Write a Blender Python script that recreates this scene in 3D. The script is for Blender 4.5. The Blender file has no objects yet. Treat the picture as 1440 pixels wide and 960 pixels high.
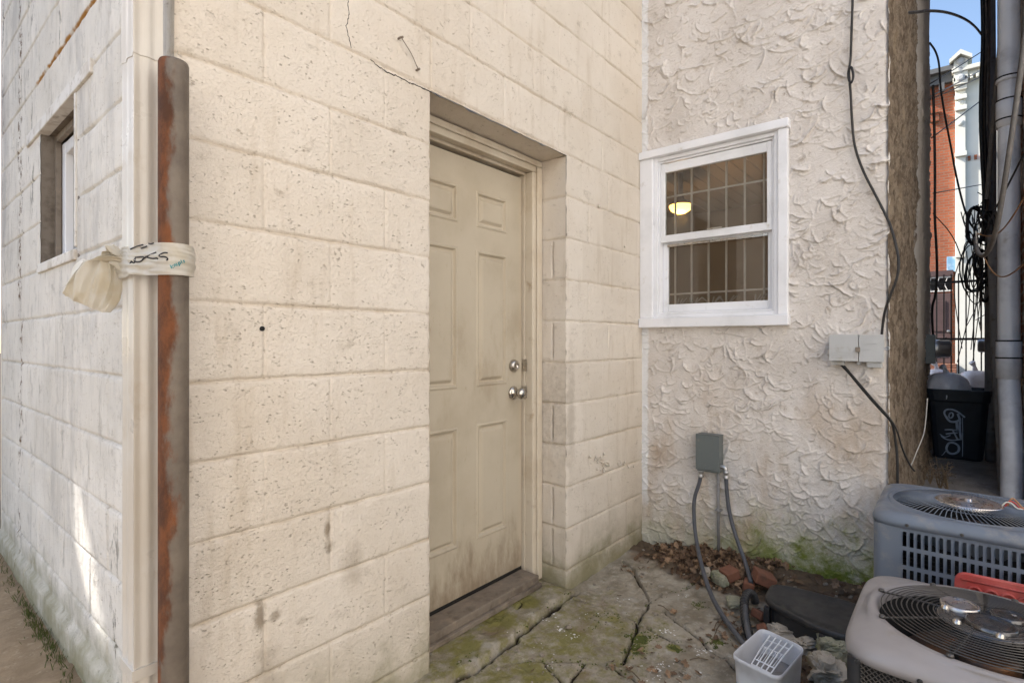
import bpy, math, random
import numpy as np
from mathutils import Vector, Matrix
random.seed(7); RNG = np.random.default_rng(7)
S = bpy.context.scene
COL = S.collection
PI = math.pi

# ------------------------------------------------------------------ survey helpers
CAMZ, F, CX, CY = 1.22, 758.0, 720.0, 480.0
D1X, D1Y = 0.63798, 0.77004
def P(px, py, x=None, y=None, z=None, Y=None):
    """where a sight line of the survey meets a real plane x=, y=, z= (or depth Y)"""
    r = (px-CX)/F; s = (CY-py)/F
    a = D1X*r+D1Y; b = D1X-D1Y*r
    if x is not None: Y = x/a
    elif y is not None: Y = y/b
    elif z is not None: Y = (z-CAMZ)/s
    return Vector((Y*a, Y*b, CAMZ+s*Y))

sd = Vector((-.22,.75,.62)).normalized()      # towards the sun
# ------------------------------------------------------------------ numpy noise
PERM = RNG.permutation(4096)
TAB = RNG.random(4096)
def vnoise(u, v, seed=0):
    u = np.asarray(u, float); v = np.asarray(v, float)
    iu = np.floor(u).astype(int); iv = np.floor(v).astype(int)
    fu = u-iu; fv = v-iv
    fu = fu*fu*(3-2*fu); fv = fv*fv*(3-2*fv)
    def h(a, b): return TAB[(PERM[(a+seed*131) & 4095]+b*7919+seed*17) & 4095]
    return ((h(iu,iv)*(1-fu)+h(iu+1,iv)*fu)*(1-fv)+(h(iu,iv+1)*(1-fu)+h(iu+1,iv+1)*fu)*fv)*2-1
def fbm(u, v, oct=4, seed=0, gain=.5):
    t = 0; a = 1; n = 0
    for k in range(oct):
        t = t+a*vnoise(u*2**k, v*2**k, seed+k*3); n += a; a *= gain
    return t/n
def sstep(e0, e1, x):
    t = np.clip((x-e0)/(e1-e0), 0, 1); return t*t*(3-2*t)

# ------------------------------------------------------------------ mesh helpers
class MB:
    def __init__(s): s.v = []; s.f = []
    def add(s, vs, fs):
        o = len(s.v); s.v += [tuple(p) for p in vs]; s.f += [tuple(i+o for i in f) for f in fs]; return s
    def box(s, x0, x1, y0, y1, z0, z1, rot=0, tilt=None, about=None):
        vs = [Vector(p) for p in ((x0,y0,z0),(x1,y0,z0),(x1,y1,z0),(x0,y1,z0),(x0,y0,z1),(x1,y0,z1),(x1,y1,z1),(x0,y1,z1))]
        if rot or tilt:
            c = Vector(about) if about else Vector(((x0+x1)/2,(y0+y1)/2,z0))
            m = Matrix.Rotation(rot,3,'Z')
            if tilt: m = m @ Matrix.Rotation(tilt[1],3,tilt[0])
            vs = [c+m@(p-c) for p in vs]
        return s.add(vs, [(0,3,2,1),(4,5,6,7),(0,1,5,4),(1,2,6,5),(2,3,7,6),(3,0,4,7)])
    def tube(s, pts, r, seg=8, smooth=0, cap=True):
        pts = [Vector(p) for p in pts]
        rs = list(r) if isinstance(r,(list,tuple)) else [r]*len(pts)
        for _ in range(smooth):
            q = [pts[0]]; qr = [rs[0]]
            for i in range(len(pts)-1):
                a, b = pts[i], pts[i+1]
                q += [a.lerp(b,.25), a.lerp(b,.75)]; qr += [rs[i]*.75+rs[i+1]*.25, rs[i]*.25+rs[i+1]*.75]
            q.append(pts[-1]); qr.append(rs[-1]); pts, rs = q, qr
        n = len(pts); vs = []; fs = []
        t = (pts[1]-pts[0]).normalized()
        up = Vector((0,0,1)) if abs(t.z) < .9 else Vector((1,0,0))
        u = t.cross(up).normalized()
        for i, p in enumerate(pts):
            t2 = ((pts[min(i+1,n-1)]-pts[max(i-1,0)])).normalized()
            if t2.length < .5: t2 = t
            u = (u-t2*u.dot(t2)).normalized(); w = t2.cross(u); t = t2
            for k in range(seg):
                a = 2*PI*k/seg
                vs.append(p+(u*math.cos(a)+w*math.sin(a))*rs[i])
        for i in range(n-1):
            for k in range(seg):
                k2 = (k+1)%seg
                fs.append((i*seg+k, i*seg+k2, (i+1)*seg+k2, (i+1)*seg+k))
        if cap:
            fs.append(tuple(range(seg-1,-1,-1))); fs.append(tuple((n-1)*seg+k for k in range(seg)))
        return s.add(vs, fs)
    def lathe(s, prof, c, axis=(0,0,1), seg=24, cap=False):
        ax = Vector(axis).normalized(); c = Vector(c)
        up = Vector((0,0,1)) if abs(ax.z) < .9 else Vector((1,0,0))
        u = ax.cross(up).normalized(); w = ax.cross(u)
        vs = []; fs = []
        for (r, h) in prof:
            for k in range(seg):
                a = 2*PI*k/seg
                vs.append(c+ax*h+(u*math.cos(a)+w*math.sin(a))*r)
        for i in range(len(prof)-1):
            for k in range(seg):
                k2 = (k+1)%seg
                fs.append((i*seg+k, i*seg+k2, (i+1)*seg+k2, (i+1)*seg+k))
        if cap:
            fs.append(tuple(range(seg-1,-1,-1))); fs.append(tuple((len(prof)-1)*seg+k for k in range(seg)))
        return s.add(vs, fs)
    def rings(s, rings, cap0=False, cap1=False):
        n = len(rings[0]); vs = []; fs = []
        for r in rings: vs += r
        for i in range(len(rings)-1):
            for k in range(n):
                k2 = (k+1)%n
                fs.append((i*n+k, i*n+k2, (i+1)*n+k2, (i+1)*n+k))
        if cap0: fs.append(tuple(range(n-1,-1,-1)))
        if cap1: fs.append(tuple((len(rings)-1)*n+k for k in range(n)))
        return s.add(vs, fs)

def base_of(vs):
    a = np.array([tuple(p) for p in vs]); lo = a.min(0); hi = a.max(0)
    return Vector(((lo[0]+hi[0])/2, (lo[1]+hi[1])/2, lo[2]))
def obj(name, mb, m, parent=None, smooth=False, bev=0, angle=None):
    """ONE mesh object from world-space vertices"""
    vs = mb.v
    me = bpy.data.meshes.new(name)
    if parent is None:
        b = base_of(vs)
        vs = [(p[0]-b.x, p[1]-b.y, p[2]-b.z) for p in vs]
    me.from_pydata(vs, [], mb.f); me.validate()
    o = bpy.data.objects.new(name, me); COL.objects.link(o)
    if parent is None: o.location = b
    else: attach(o, parent)
    me.materials.append(m)
    if smooth: me.polygons.foreach_set('use_smooth', [True]*len(me.polygons))
    if bev:
        md = o.modifiers.new('bevel', 'BEVEL'); md.width = bev; md.segments = 2; md.limit_method = 'ANGLE'; md.angle_limit = .6
    return o
def world_loc(o):
    L = Vector(o.location)
    while o.parent: o = o.parent; L = L+Vector(o.location)
    return L
def attach(o, parent):
    o.parent = parent; o.location = -world_loc(parent)
def grid(name, us, vs, pos, m, parent=None, keep=None, attrs=None, smooth=True, flip=False):
    """connected sheet: pos is (len(vs), len(us), 3)"""
    nu, nv = len(us), len(vs)
    co = pos.reshape(-1,3).astype(np.float32)
    i, j = np.meshgrid(np.arange(nu-1), np.arange(nv-1))
    a = j*nu+i
    q = np.stack([a, a+1, a+1+nu, a+nu], -1).reshape(-1,4)
    if flip: q = q[:, ::-1]
    if keep is not None: q = q[keep.reshape(-1)]
    me = bpy.data.meshes.new(name)
    me.vertices.add(len(co)); me.vertices.foreach_set('co', co.ravel())
    me.loops.add(q.size); me.loops.foreach_set('vertex_index', q.ravel().astype(np.int32))
    me.polygons.add(len(q)); me.polygons.foreach_set('loop_start', np.arange(0, q.size, 4, dtype=np.int32))
    me.polygons.foreach_set('loop_total', np.full(len(q), 4, dtype=np.int32))
    me.update(calc_edges=True); me.validate()
    me.polygons.foreach_set('use_smooth', [smooth]*len(me.polygons))
    for k, arr in (attrs or {}).items():
        at = me.attributes.new(k, 'FLOAT', 'POINT'); at.data.foreach_set('value', arr.ravel().astype(np.float32))
    me.materials.append(m)
    o = bpy.data.objects.new(name, me); COL.objects.link(o)
    if parent: attach(o, parent)
    return o
def tag(o, label, cat, group=None):
    o['label'] = label; o['category'] = cat
    if group: o['group'] = group
    return o
def thing(name, loc, label, cat, group=None):
    o = bpy.data.objects.new(name, None); COL.objects.link(o); o.location = loc
    o.empty_display_size = .1
    return tag(o, label, cat, group)
def kind(o, k): o['kind'] = k; return o

# ------------------------------------------------------------------ material helpers
class Mat:
    def __init__(s, name):
        s.m = bpy.data.materials.new(name); s.m.use_nodes = True; s.t = s.m.node_tree
        s.t.nodes.clear()
        s.out = s.t.nodes.new('ShaderNodeOutputMaterial')
        s.b = s.t.nodes.new('ShaderNodeBsdfPrincipled'); s.t.links.new(s.b.outputs[0], s.out.inputs[0])
        s.co = s.t.nodes.new('ShaderNodeTexCoord').outputs['Object']
    def put(s, sock, v):
        if isinstance(v, bpy.types.NodeSocket): s.t.links.new(v, sock)
        elif isinstance(v, (tuple, list)) and len(v) == 3 and sock.type == 'RGBA': sock.default_value = (*v, 1)
        else: sock.default_value = v
    def set(s, **k):
        nm = dict(col='Base Color', rough='Roughness', metal='Metallic', normal='Normal', spec='Specular IOR Level', trans='Transmission Weight',
                  emis='Emission Color', estr='Emission Strength', sss='Subsurface Weight', coat='Coat Weight', alpha='Alpha')
        for a, v in k.items(): s.put(s.b.inputs[nm[a]], v)
        return s
    def map(s, scale=(1,1,1), loc=(0,0,0), rot=(0,0,0), v=None):
        n = s.t.nodes.new('ShaderNodeMapping'); s.put(n.inputs[0], v or s.co)
        n.inputs['Scale'].default_value = scale; n.inputs['Location'].default_value = loc; n.inputs['Rotation'].default_value = rot
        return n.outputs[0]
    def noise(s, scale, detail=4, rough=.55, v=None, dist=0):
        n = s.t.nodes.new('ShaderNodeTexNoise'); s.put(n.inputs['Vector'], v or s.co)
        n.inputs['Scale'].default_value = scale; n.inputs['Detail'].default_value = detail
        n.inputs['Roughness'].default_value = rough; n.inputs['Distortion'].default_value = dist
        return n.outputs[0]
    def voro(s, scale, v=None, feature='F1', rnd=1):
        n = s.t.nodes.new('ShaderNodeTexVoronoi'); s.put(n.inputs['Vector'], v or s.co); n.feature = feature
        n.inputs['Scale'].default_value = scale; n.inputs['Randomness'].default_value = rnd
        return n.outputs['Distance']
    def ramp(s, f, a, b, lo=0., hi=1.):
        n = s.t.nodes.new('ShaderNodeMapRange'); n.interpolation_type = 'SMOOTHSTEP'
        s.put(n.inputs[0], f); n.inputs[1].default_value = a; n.inputs[2].default_value = b
        n.inputs[3].default_value = lo; n.inputs[4].default_value = hi
        return n.outputs[0]
    def math(s, op, a, b=0.):
        n = s.t.nodes.new('ShaderNodeMath'); n.operation = op; s.put(n.inputs[0], a); s.put(n.inputs[1], b); return n.outputs[0]
    def mul(s, a, b): return s.math('MULTIPLY', a, b)
    def mix(s, f, a, b, mode='MIX'):
        n = s.t.nodes.new('ShaderNodeMix'); n.data_type = 'RGBA'; n.blend_type = mode
        s.put(n.inputs[0], f); s.put(n.inputs[6], a); s.put(n.inputs[7], b); return n.outputs[2]
    def xyz(s, v=None):
        n = s.t.nodes.new('ShaderNodeSeparateXYZ'); s.put(n.inputs[0], v or s.co); return n.outputs
    def comb(s, x, y, z=0.):
        n = s.t.nodes.new('ShaderNodeCombineXYZ')
        for i, q in enumerate((x,y,z)): s.put(n.inputs[i], q)
        return n.outputs[0]
    def attr(s, name):
        n = s.t.nodes.new('ShaderNodeAttribute'); n.attribute_name = name; return n.outputs['Fac']
    def bump(s, h, strength=.5, dist=.01, prev=None):
        n = s.t.nodes.new('ShaderNodeBump'); s.put(n.inputs['Height'], h)
        n.inputs['Strength'].default_value = strength; n.inputs['Distance'].default_value = dist
        if prev is not None: s.put(n.inputs['Normal'], prev)
        return n.outputs[0]
    def brick(s, v, c1, c2, mortar, w=.21, h=.075, ms=.01, offset=.5):
        n = s.t.nodes.new('ShaderNodeTexBrick'); s.put(n.inputs['Vector'], v); n.offset = offset
        s.put(n.inputs['Color1'], c1); s.put(n.inputs['Color2'], c2); s.put(n.inputs['Mortar'], mortar)
        n.inputs['Scale'].default_value = 1; n.inputs['Mortar Size'].default_value = ms; n.inputs['Mortar Smooth'].default_value = .2
        n.inputs['Brick Width'].default_value = w; n.inputs['Row Height'].default_value = h; n.inputs['Bias'].default_value = -.1
        return n.outputs['Color'], n.outputs['Fac']

def simple(name, col, rough=.5, metal=0., col2=None, scale=6, cut=(.45,.7), bump=0, bscale=60, spec=.5, grime=None, gscale=3, gcut=(.5,.75)):
    m = Mat(name); c = col
    if col2: c = m.mix(m.ramp(m.noise(scale,5,.6), *cut), c, col2)
    if grime: c = m.mix(m.ramp(m.noise(gscale,8,.65), gcut[0], gcut[1], 0, .8), c, grime)
    m.set(col=c, rough=rough, metal=metal, spec=spec)
    m.set(rough=m.ramp(m.noise(scale*3,4), .3, .7, max(.03,rough-.08), min(1,rough+.1)))
    if bump: m.set(normal=m.bump(m.noise(bscale,4), bump, .005))
    return m.m

def block_paint(name, base, second, dirt, side=False):
    m = Mat(name); x, y, z = m.xyz()[:3]
    c = m.mix(m.ramp(m.noise(2.2,6,.6), .35, .7), base, second)
    # each block face took the paint a little differently
    br, _ = m.brick(m.comb(m.math('ADD', y if side else x, .2032*.5), m.math('SUBTRACT', z, .1012)), (1,1,1), (.91,.90,.885), (1,1,1), .4064, .2032, .002)
    c = m.mix(.8, c, br, 'MULTIPLY')
    # mortar lines hold old tan dirt along most of their length
    jf = m.mul(m.attr('joint'), m.ramp(m.noise(4,6,.7,m.map((1,1,.6),(2,2,2))), .40, .66, .06, .6))
    c = m.mix(jf, c, (.40,.30,.185) if not side else (.36,.31,.25))
    if not side:
        for (xc,zc,wx,wz,st) in ((.901,.65,.012,.05,.8),(.905,.60,.02,.02,.7),(.695,.47,.018,.05,.75),(.74,.455,.02,.02,.6),(.71,.30,.05,.10,.35),(.99,.52,.05,.09,.3),(2.23,.85,.05,.35,.35)):
            dx = m.mul(m.math('SUBTRACT', x, xc), 1/wx); dz = m.mul(m.math('SUBTRACT', z, zc), 1/wz)
            rr = m.math('SQRT', m.math('ADD', m.mul(dx,dx), m.mul(dz,dz)))
            rr = m.math('ADD', rr, m.mul(m.math('SUBTRACT', m.noise(26,7,.75), .5), 2.2))
            c = m.mix(m.ramp(rr, 1.2, .2, 0, st), c, (.20,.15,.095))
    # long soft runs of grime under the joints
    st = m.noise(5, 6, .6, m.map((3.2,3.2,.45)))
    c = m.mix(m.ramp(st, .54, .76, 0, .5 if side else .34), c, dirt)
    st2 = m.noise(9, 8, .7, m.map((1,1,1.6), (3,1,2)))
    c = m.mix(m.ramp(st2, .58, .76, 0, .55), c, tuple(q*.62 for q in dirt))
    # open pores of the block, short and level, holding soot
    pv = m.map((70,70,165))
    patch = m.math('ADD', m.ramp(m.noise(7,5,.65), .35, .72, .0, .05), m.math('ADD', m.mul(m.attr('pores'), .028), .030))
    pit = m.noise(1.0, 3, .62, pv)
    thr = m.math('SUBTRACT', .36, patch)
    thr2 = m.math('ADD', thr, .0)
    vo = m.voro(1., m.map((80,80,150)))
    gate = m.ramp(m.math('ADD', m.noise(1., 4, .6, m.map((26,26,40),(1,5,3))), patch), .56, .66)
    size = m.ramp(m.noise(1., 2, .5, m.map((60,60,90),(7,1,2))), .3, .75, .12, .42)
    pd = m.mul(m.ramp(m.math('SUBTRACT', size, vo), -.02, .10), gate)
    pd = m.math('MAXIMUM', pd, m.mul(m.ramp(m.math('ADD', pit, patch), .70, .78), .8))
    c = m.mix(m.mul(pd, .42), c, (.30,.23,.16))
    pit2 = m.ramp(m.noise(1., 3, .6, m.map((150,150,330),(3,7,1))), .56, .74)
    if side:
        # flaked black mould in upright bands
        bl = m.noise(16, 8, .75, m.map((1,1,.35)))
        band = m.ramp(m.noise(2.4,3,.5,m.map((1,1,.12),(0,.35,0))), .52, .68)
        c = m.mix(m.mul(m.ramp(bl,.53,.63), m.math('ADD', m.mul(band,.9), .22)), c, (.075,.062,.045))
        gw = m.noise(3.2, 8, .7, m.map((1,1,.3),(0,9,0)))
        c = m.mix(m.ramp(gw, .45, .70, 0, .6), c, (.40,.385,.37))
        # rust along the hidden steel lintel and the upright crack
        g = m.ramp(m.math('ABSOLUTE', m.math('SUBTRACT', z, m.math('ADD', 2.337, m.mul(m.math('SUBTRACT', m.noise(14,3),.5), .03)))), .016, .004)
        g = m.mul(m.mul(g, m.ramp(y, 3.15, 3.05)), m.mul(m.ramp(y, 2.12, 2.2), m.ramp(m.noise(11,3), .3, .5)))
        c = m.mix(g, c, (.36,.17,.03))
        g2 = m.ramp(m.math('ABSOLUTE', m.math('SUBTRACT', y, m.math('ADD', 3.47, m.mul(m.math('SUBTRACT', m.noise(5,6,.7),.5), .34)))), .06, .01)
        g2 = m.mul(g2, m.ramp(m.noise(24,5,.7), .5, .6))
        c = m.mix(g2, c, (.13,.07,.03))
    # algae rising from the ground
    al = m.math('ADD', z, m.mul(m.noise(6,6,.65), -.5))
    c = m.mix(m.ramp(al, -.02 if not side else .1, -.3 if not side else -.22, 0, .8), c, (.15,.15,.045))
    c = m.mix(m.ramp(al, .15, -.2, 0, .35), c, (.30,.26,.17))
    # bump: sand grain plus pores
    n1 = m.bump(m.math('SUBTRACT', 1., pit2), .55, .004)
    n1 = m.bump(m.noise(110,5,.7), .5, .005, n1)
    n2 = m.bump(m.noise(34,5,.65), .45, .010, n1)
    n3 = m.bump(m.math('SUBTRACT', 1., pd), .8, .005, n2)
    if side: n3 = m.bump(m.ramp(m.noise(10,6,.7,m.map((1,1,.6))), .5, .56), .35, .002, n3)
    m.set(col=c, rough=.85, spec=.25, normal=n3)
    return m.m

M = {}
M['front'] = block_paint('cream_warm_lit_paint', (.750,.685,.602), (.69,.618,.528), (.42,.33,.23))  # cream paint with warm bounced light put into its base colour
M['side'] = block_paint('white_sky_lit_paint', (.82,.78,.715), (.70,.665,.605), (.36,.32,.27), True)  # weathered white face; its cooler sky light is also put into the base

def stucco():
    m = Mat('trowelled_stucco'); x, y, z = m.xyz()[:3]
    c = m.mix(m.ramp(m.noise(3,6,.6), .35, .68), (.755,.71,.665), (.64,.59,.54))
    c = m.mix(m.ramp(m.noise(2.0,5,.6,m.map((1,1,.5),(0,4,0))), .52, .72, 0, .5), c, (.70,.66,.62))
    # dry brown water stains, mainly low on the left
    low = m.ramp(z, 1.35, .5)
    c = m.mix(m.mul(m.ramp(m.noise(4,7,.65,m.map((1,1,.4))), .45, .68), m.mul(low,.65)), c, (.40,.27,.15))
    c = m.mix(m.ramp(m.noise(14,8,.75), .55, .70, 0, .6), c, (.36,.285,.205))
    c = m.mix(m.ramp(m.noise(46,7,.75), .57, .68, 0, .55), c, (.27,.20,.135))
    # algae at the foot
    edge = m.math('ADD', z, m.mul(m.math('SUBTRACT', m.noise(7,9,.78), .5), -1.0))
    right = m.ramp(y, 1.25, .55, .25, 1.)
    c = m.mix(m.mul(m.ramp(edge, .44, .08), m.mul(right,.6)), c, (.36,.36,.12))
    c = m.mix(m.mul(m.ramp(edge, .25, .02), m.mul(right,.95)), c, (.16,.20,.02))
    # fresh white paint run down the corner with the block wall
    d = m.math('ADD', y, m.mul(m.math('SUBTRACT', m.noise(9,6,.7), .5), .05))
    c = m.mix(m.mul(m.ramp(d, 1.425, 1.44), m.ramp(z, .18, .35)), c, (.80,.80,.80))
    n1 = m.bump(m.noise(110,5,.7), .45, .005)
    n2 = m.bump(m.noise(36,5,.65,None,.8), .6, .010, n1)
    m.set(col=c, rough=.8, spec=.25, normal=n2)
    return m.m
M['stucco'] = stucco()

def rough_brown():
    m = Mat('bare_brown_render'); x, y, z = m.xyz()[:3]
    v = m.map((1.0,1,.45))
    c = m.mix(m.ramp(m.noise(22,9,.75,v), .40, .60), (.30,.235,.17), (.135,.10,.07))
    c = m.mix(m.ramp(m.noise(4,6,.6,v), .52, .7, 0, .6), c, (.36,.28,.19))
    # a paler band near the street end and up high
    old = m.math('ADD', m.ramp(x, 4.4, 5.4), m.mul(m.math('SUBTRACT', m.noise(3,6,.7,v), .5), 1.3))
    c = m.mix(m.mul(m.ramp(old, .45, .6), m.ramp(z,.75,1.4)), c, (.55,.50,.44))
    m.set(col=c, rough=.95, spec=.1, normal=m.bump(m.noise(70,6,.75,m.map((1,1,.55))), .9, .02))
    return m.m
M['brown'] = rough_brown()

def paving():
    m = Mat('flagstone'); x, y, z = m.xyz()[:3]
    c = m.mix(m.ramp(m.noise(7,8,.65), .35, .68), (.40,.36,.29), (.235,.20,.145))
    c = m.mix(m.ramp(m.noise(23,7,.7), .52, .68, 0, .6), c, (.50,.47,.41))
    c = m.mix(m.ramp(m.noise(3,4,.6,m.map((1,1,1),(5,2,0))), .55, .7, 0, .6), c, (.20,.13,.085))
    mo = m.math('ADD', m.attr('moss'), m.mul(m.math('SUBTRACT', m.noise(16,9,.78), .5), 2.0))
    c = m.mix(m.ramp(mo, .20, .75, 0, .85), c, (.20,.185,.045))
    c = m.mix(m.ramp(mo, .95, 1.15, 0, .9), c, (.045,.055,.012))
    c = m.mix(m.ramp(m.attr('crack'), .35, .8), c, (.035,.026,.018))
    c = m.mix(m.ramp(m.attr('soil'), .2, .8), c, m.mix(m.noise(30,6,.7), (.085,.062,.042), (.17,.125,.085)))
    c = m.mix(m.ramp(m.attr('pale'), .3, .8, 0, .6), c, (.42,.39,.34))
    n1 = m.bump(m.noise(90,6,.7), .7, .008)
    n2 = m.bump(m.noise(20,7,.65), .7, .02, n1)
    m.set(col=c, rough=.88, spec=.2, normal=n2)
    return m.m
M['paving'] = paving()

def soilmat(name, a, b, c3):
    m = Mat(name)
    c = m.mix(m.ramp(m.noise(6,8,.7), .35, .65), a, b)
    c = m.mix(m.ramp(m.noise(28,8,.7), .55, .7, 0, .7), c, c3)
    m.set(col=c, rough=.95, spec=.15, normal=m.bump(m.noise(40,8,.7), .6, .012))
    return m.m
M['soil'] = soilmat('bare_earth', (.12,.085,.055), (.07,.05,.034), (.2,.16,.11))
M['sidepath'] = soilmat('worn_tan_concrete', (.34,.255,.165), (.24,.175,.11), (.45,.37,.26))
M['alley'] = soilmat('alley_concrete', (.32,.29,.26), (.22,.195,.17), (.42,.39,.35))
M['asphalt'] = soilmat('asphalt', (.055,.055,.055), (.045,.045,.045), (.08,.08,.08))

def doorpaint():
    m = Mat('door_paint'); x, y, z = m.xyz()[:3]
    c = m.mix(m.ramp(m.noise(3,5,.6), .4, .7), (.49,.43,.335), (.43,.37,.28))
    hand = m.mul(m.ramp(m.math('ABSOLUTE', m.math('SUBTRACT', z, 1.1)), .5, .05), m.ramp(m.noise(7,6,.65,m.map((1.5,1,.6))), .48, .68))
    c = m.mix(m.mul(hand,.32), c, (.30,.225,.145))
    foot = m.math('ADD', z, m.mul(m.math('SUBTRACT', m.noise(5,7,.7,m.map((2.2,1,.7))), .5), -.9))
    c = m.mix(m.ramp(foot, .36, -.02, 0, .75), c, (.17,.115,.065))
    c = m.mix(m.ramp(m.noise(30,8,.75,m.map((1.4,1,.45))), .60, .70, 0, .4), c, (.30,.22,.14))
    m.set(col=c, rough=.55, spec=.35, normal=m.bump(m.noise(50,4), .1, .003))
    return m.m
M['door'] = doorpaint()
M['jamb'] = simple('jamb_paint', (.60,.535,.435), .6, col2=(.50,.425,.325), scale=5, bump=.2, bscale=40, grime=(.30,.20,.11), gscale=9, gcut=(.58,.76))
M['sillwood'] = simple('worn_wood_sill', (.20,.165,.13), .7, col2=(.115,.09,.068), scale=12, bump=.5, bscale=50, grime=(.30,.24,.18), gscale=20)
M['oldwood'] = simple('grey_old_wood', (.20,.17,.14), .85, col2=(.11,.09,.07), scale=18, bump=.6, bscale=40)
M['dark'] = simple('black_rubber', (.012,.011,.010), .7)
M['void'] = simple('dark_cavity', (.01,.01,.01), .9)
M['vinyl'] = simple('white_vinyl', (.86,.87,.90), .35, col2=(.74,.75,.77), scale=3, grime=(.55,.52,.48), gscale=14, gcut=(.6,.8))
M['trimwhite'] = simple('white_trim_paint', (.66,.63,.585), .6, col2=(.50,.45,.385), scale=11, bump=.4, bscale=30, grime=(.24,.19,.135), gscale=15, gcut=(.52,.7))
M['barwhite'] = simple('white_bar_paint', (.86,.85,.83), .4)
M['steel'] = simple('satin_nickel', (.52,.49,.45), .28, 1.0, grime=(.2,.17,.13), gscale=60)
M['zinc'] = simple('zinc_fitting', (.55,.55,.55), .4, .9)
M['greypaint'] = simple('grey_enamel', (.135,.155,.155), .45, col2=(.115,.13,.132), scale=5, spec=.4, grime=(.24,.22,.19), gscale=18, gcut=(.6,.8))
M['conduit'] = simple('grey_flex_conduit', (.085,.09,.105), .5, col2=(.06,.065,.075), scale=10, bump=.1)
M['pipegrey'] = simple('weathered_grey_pipe', (.24,.24,.245), .55, col2=(.30,.28,.26), scale=7, grime=(.12,.08,.05), gscale=20)
M['telecom'] = simple('pale_grey_plastic', (.50,.505,.50), .5, col2=(.44,.44,.43), scale=4, grime=(.32,.28,.22), gscale=10, gcut=(.56,.75))
M['blackplastic'] = simple('black_plastic', (.024,.024,.026), .45, col2=(.042,.041,.041), scale=9, bump=.25, bscale=25, grime=(.06,.052,.045), gscale=40, gcut=(.55,.75))
M['cable'] = simple('black_cable', (.016,.015,.015), .5)
M['cablegrey'] = simple('dark_grey_cable', (.19,.175,.16), .6, col2=(.27,.245,.22), scale=20)
M['cableorange'] = simple('tan_wire', (.42,.22,.10), .5)
M['cablewhite'] = simple('pale_wire', (.55,.52,.46), .5)
M['pvc'] = simple('white_pvc', (.82,.83,.86), .4, col2=(.58,.59,.62), scale=3, grime=(.40,.37,.33), gscale=7, gcut=(.56,.78))
M['acgrey'] = simple('blue_grey_enamel', (.150,.175,.215), .38, col2=(.125,.145,.178), scale=4, spec=.5, bump=.05, grime=(.27,.255,.23), gscale=11, gcut=(.52,.74))
M['acbeige'] = simple('taupe_enamel', (.285,.262,.255), .36, col2=(.25,.226,.215), scale=4, spec=.5, bump=.05, grime=(.25,.215,.175), gscale=9, gcut=(.52,.74))
M['wire'] = simple('guard_wire', (.10,.092,.085), .4, .6)
M['motor'] = simple('motor_cover', (.12,.12,.125), .22, .85, grime=(.10,.07,.05), gscale=30)
M['copper'] = simple('brushed_cap', (.60,.565,.545), .3, 1.0, col2=(.48,.45,.435), scale=20)
M['fan'] = simple('fan_blade', (.06,.055,.05), .4, .5, col2=(.20,.09,.04), scale=8)
M['red'] = simple('faded_red_plastic', (.42,.055,.045), .5, col2=(.50,.12,.10), scale=6, grime=(.25,.08,.06), gscale=20)
M['brickbit'] = simple('old_red_brick', (.20,.085,.05), .9, col2=(.11,.055,.038), scale=20, bump=.6, bscale=60, grime=(.34,.27,.21), gscale=16, gcut=(.58,.7))
M['concrete'] = simple('lichen_concrete', (.42,.375,.31), .95, col2=(.25,.21,.165), scale=16, bump=.9, bscale=45, grime=(.24,.22,.14), gscale=9, gcut=(.5,.66))
M['mossrock'] = simple('mossy_concrete', (.30,.29,.21), .95, col2=(.20,.215,.085), scale=14, bump=.9, bscale=50, grime=(.13,.14,.05), gscale=9, gcut=(.5,.7))
M['chip'] = simple('paint_chip', (.75,.74,.71), .7)
M['foam'] = simple('dried_filler', (.66,.60,.52), .9, col2=(.50,.42,.32), scale=30, bump=.6, bscale=80)

def rustpole():
    m = Mat('rusted_galvanised_steel'); x, y, z = m.xyz()[:3]
    zinc = m.mix(m.ramp(m.noise(9,6,.6), .35, .7), (.19,.155,.12), (.12,.095,.075))
    rust = m.mix(m.ramp(m.noise(18,7,.7,m.map((1,1,.5))), .35, .65), (.19,.065,.022), (.075,.03,.014))
    # rust on the flank away from the wall, tongued edge
    e = m.math('ADD', m.mul(m.math('ADD', m.mul(x,-.64), m.mul(y,.77)), 16.), m.math('ADD', .10, m.mul(m.math('SUBTRACT', m.noise(7,6,.65,m.map((1,1,.4))), .5), 2.4)))
    f = m.ramp(e, -.15, .12)
    c = m.mix(f, zinc, rust)
    m.set(col=c, rough=m.ramp(f,0,1,.5,.9), metal=m.ramp(f,0,1,.2,0), normal=m.bump(m.noise(60,8,.75), .6, .005))
    return m.m
M['rustpole'] = rustpole()
M['spout'] = simple('cream_aluminium_spout', (.58,.545,.49), .35, col2=(.53,.48,.41), scale=3, spec=.5, grime=(.40,.31,.21), gscale=7, gcut=(.56,.8))

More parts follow.
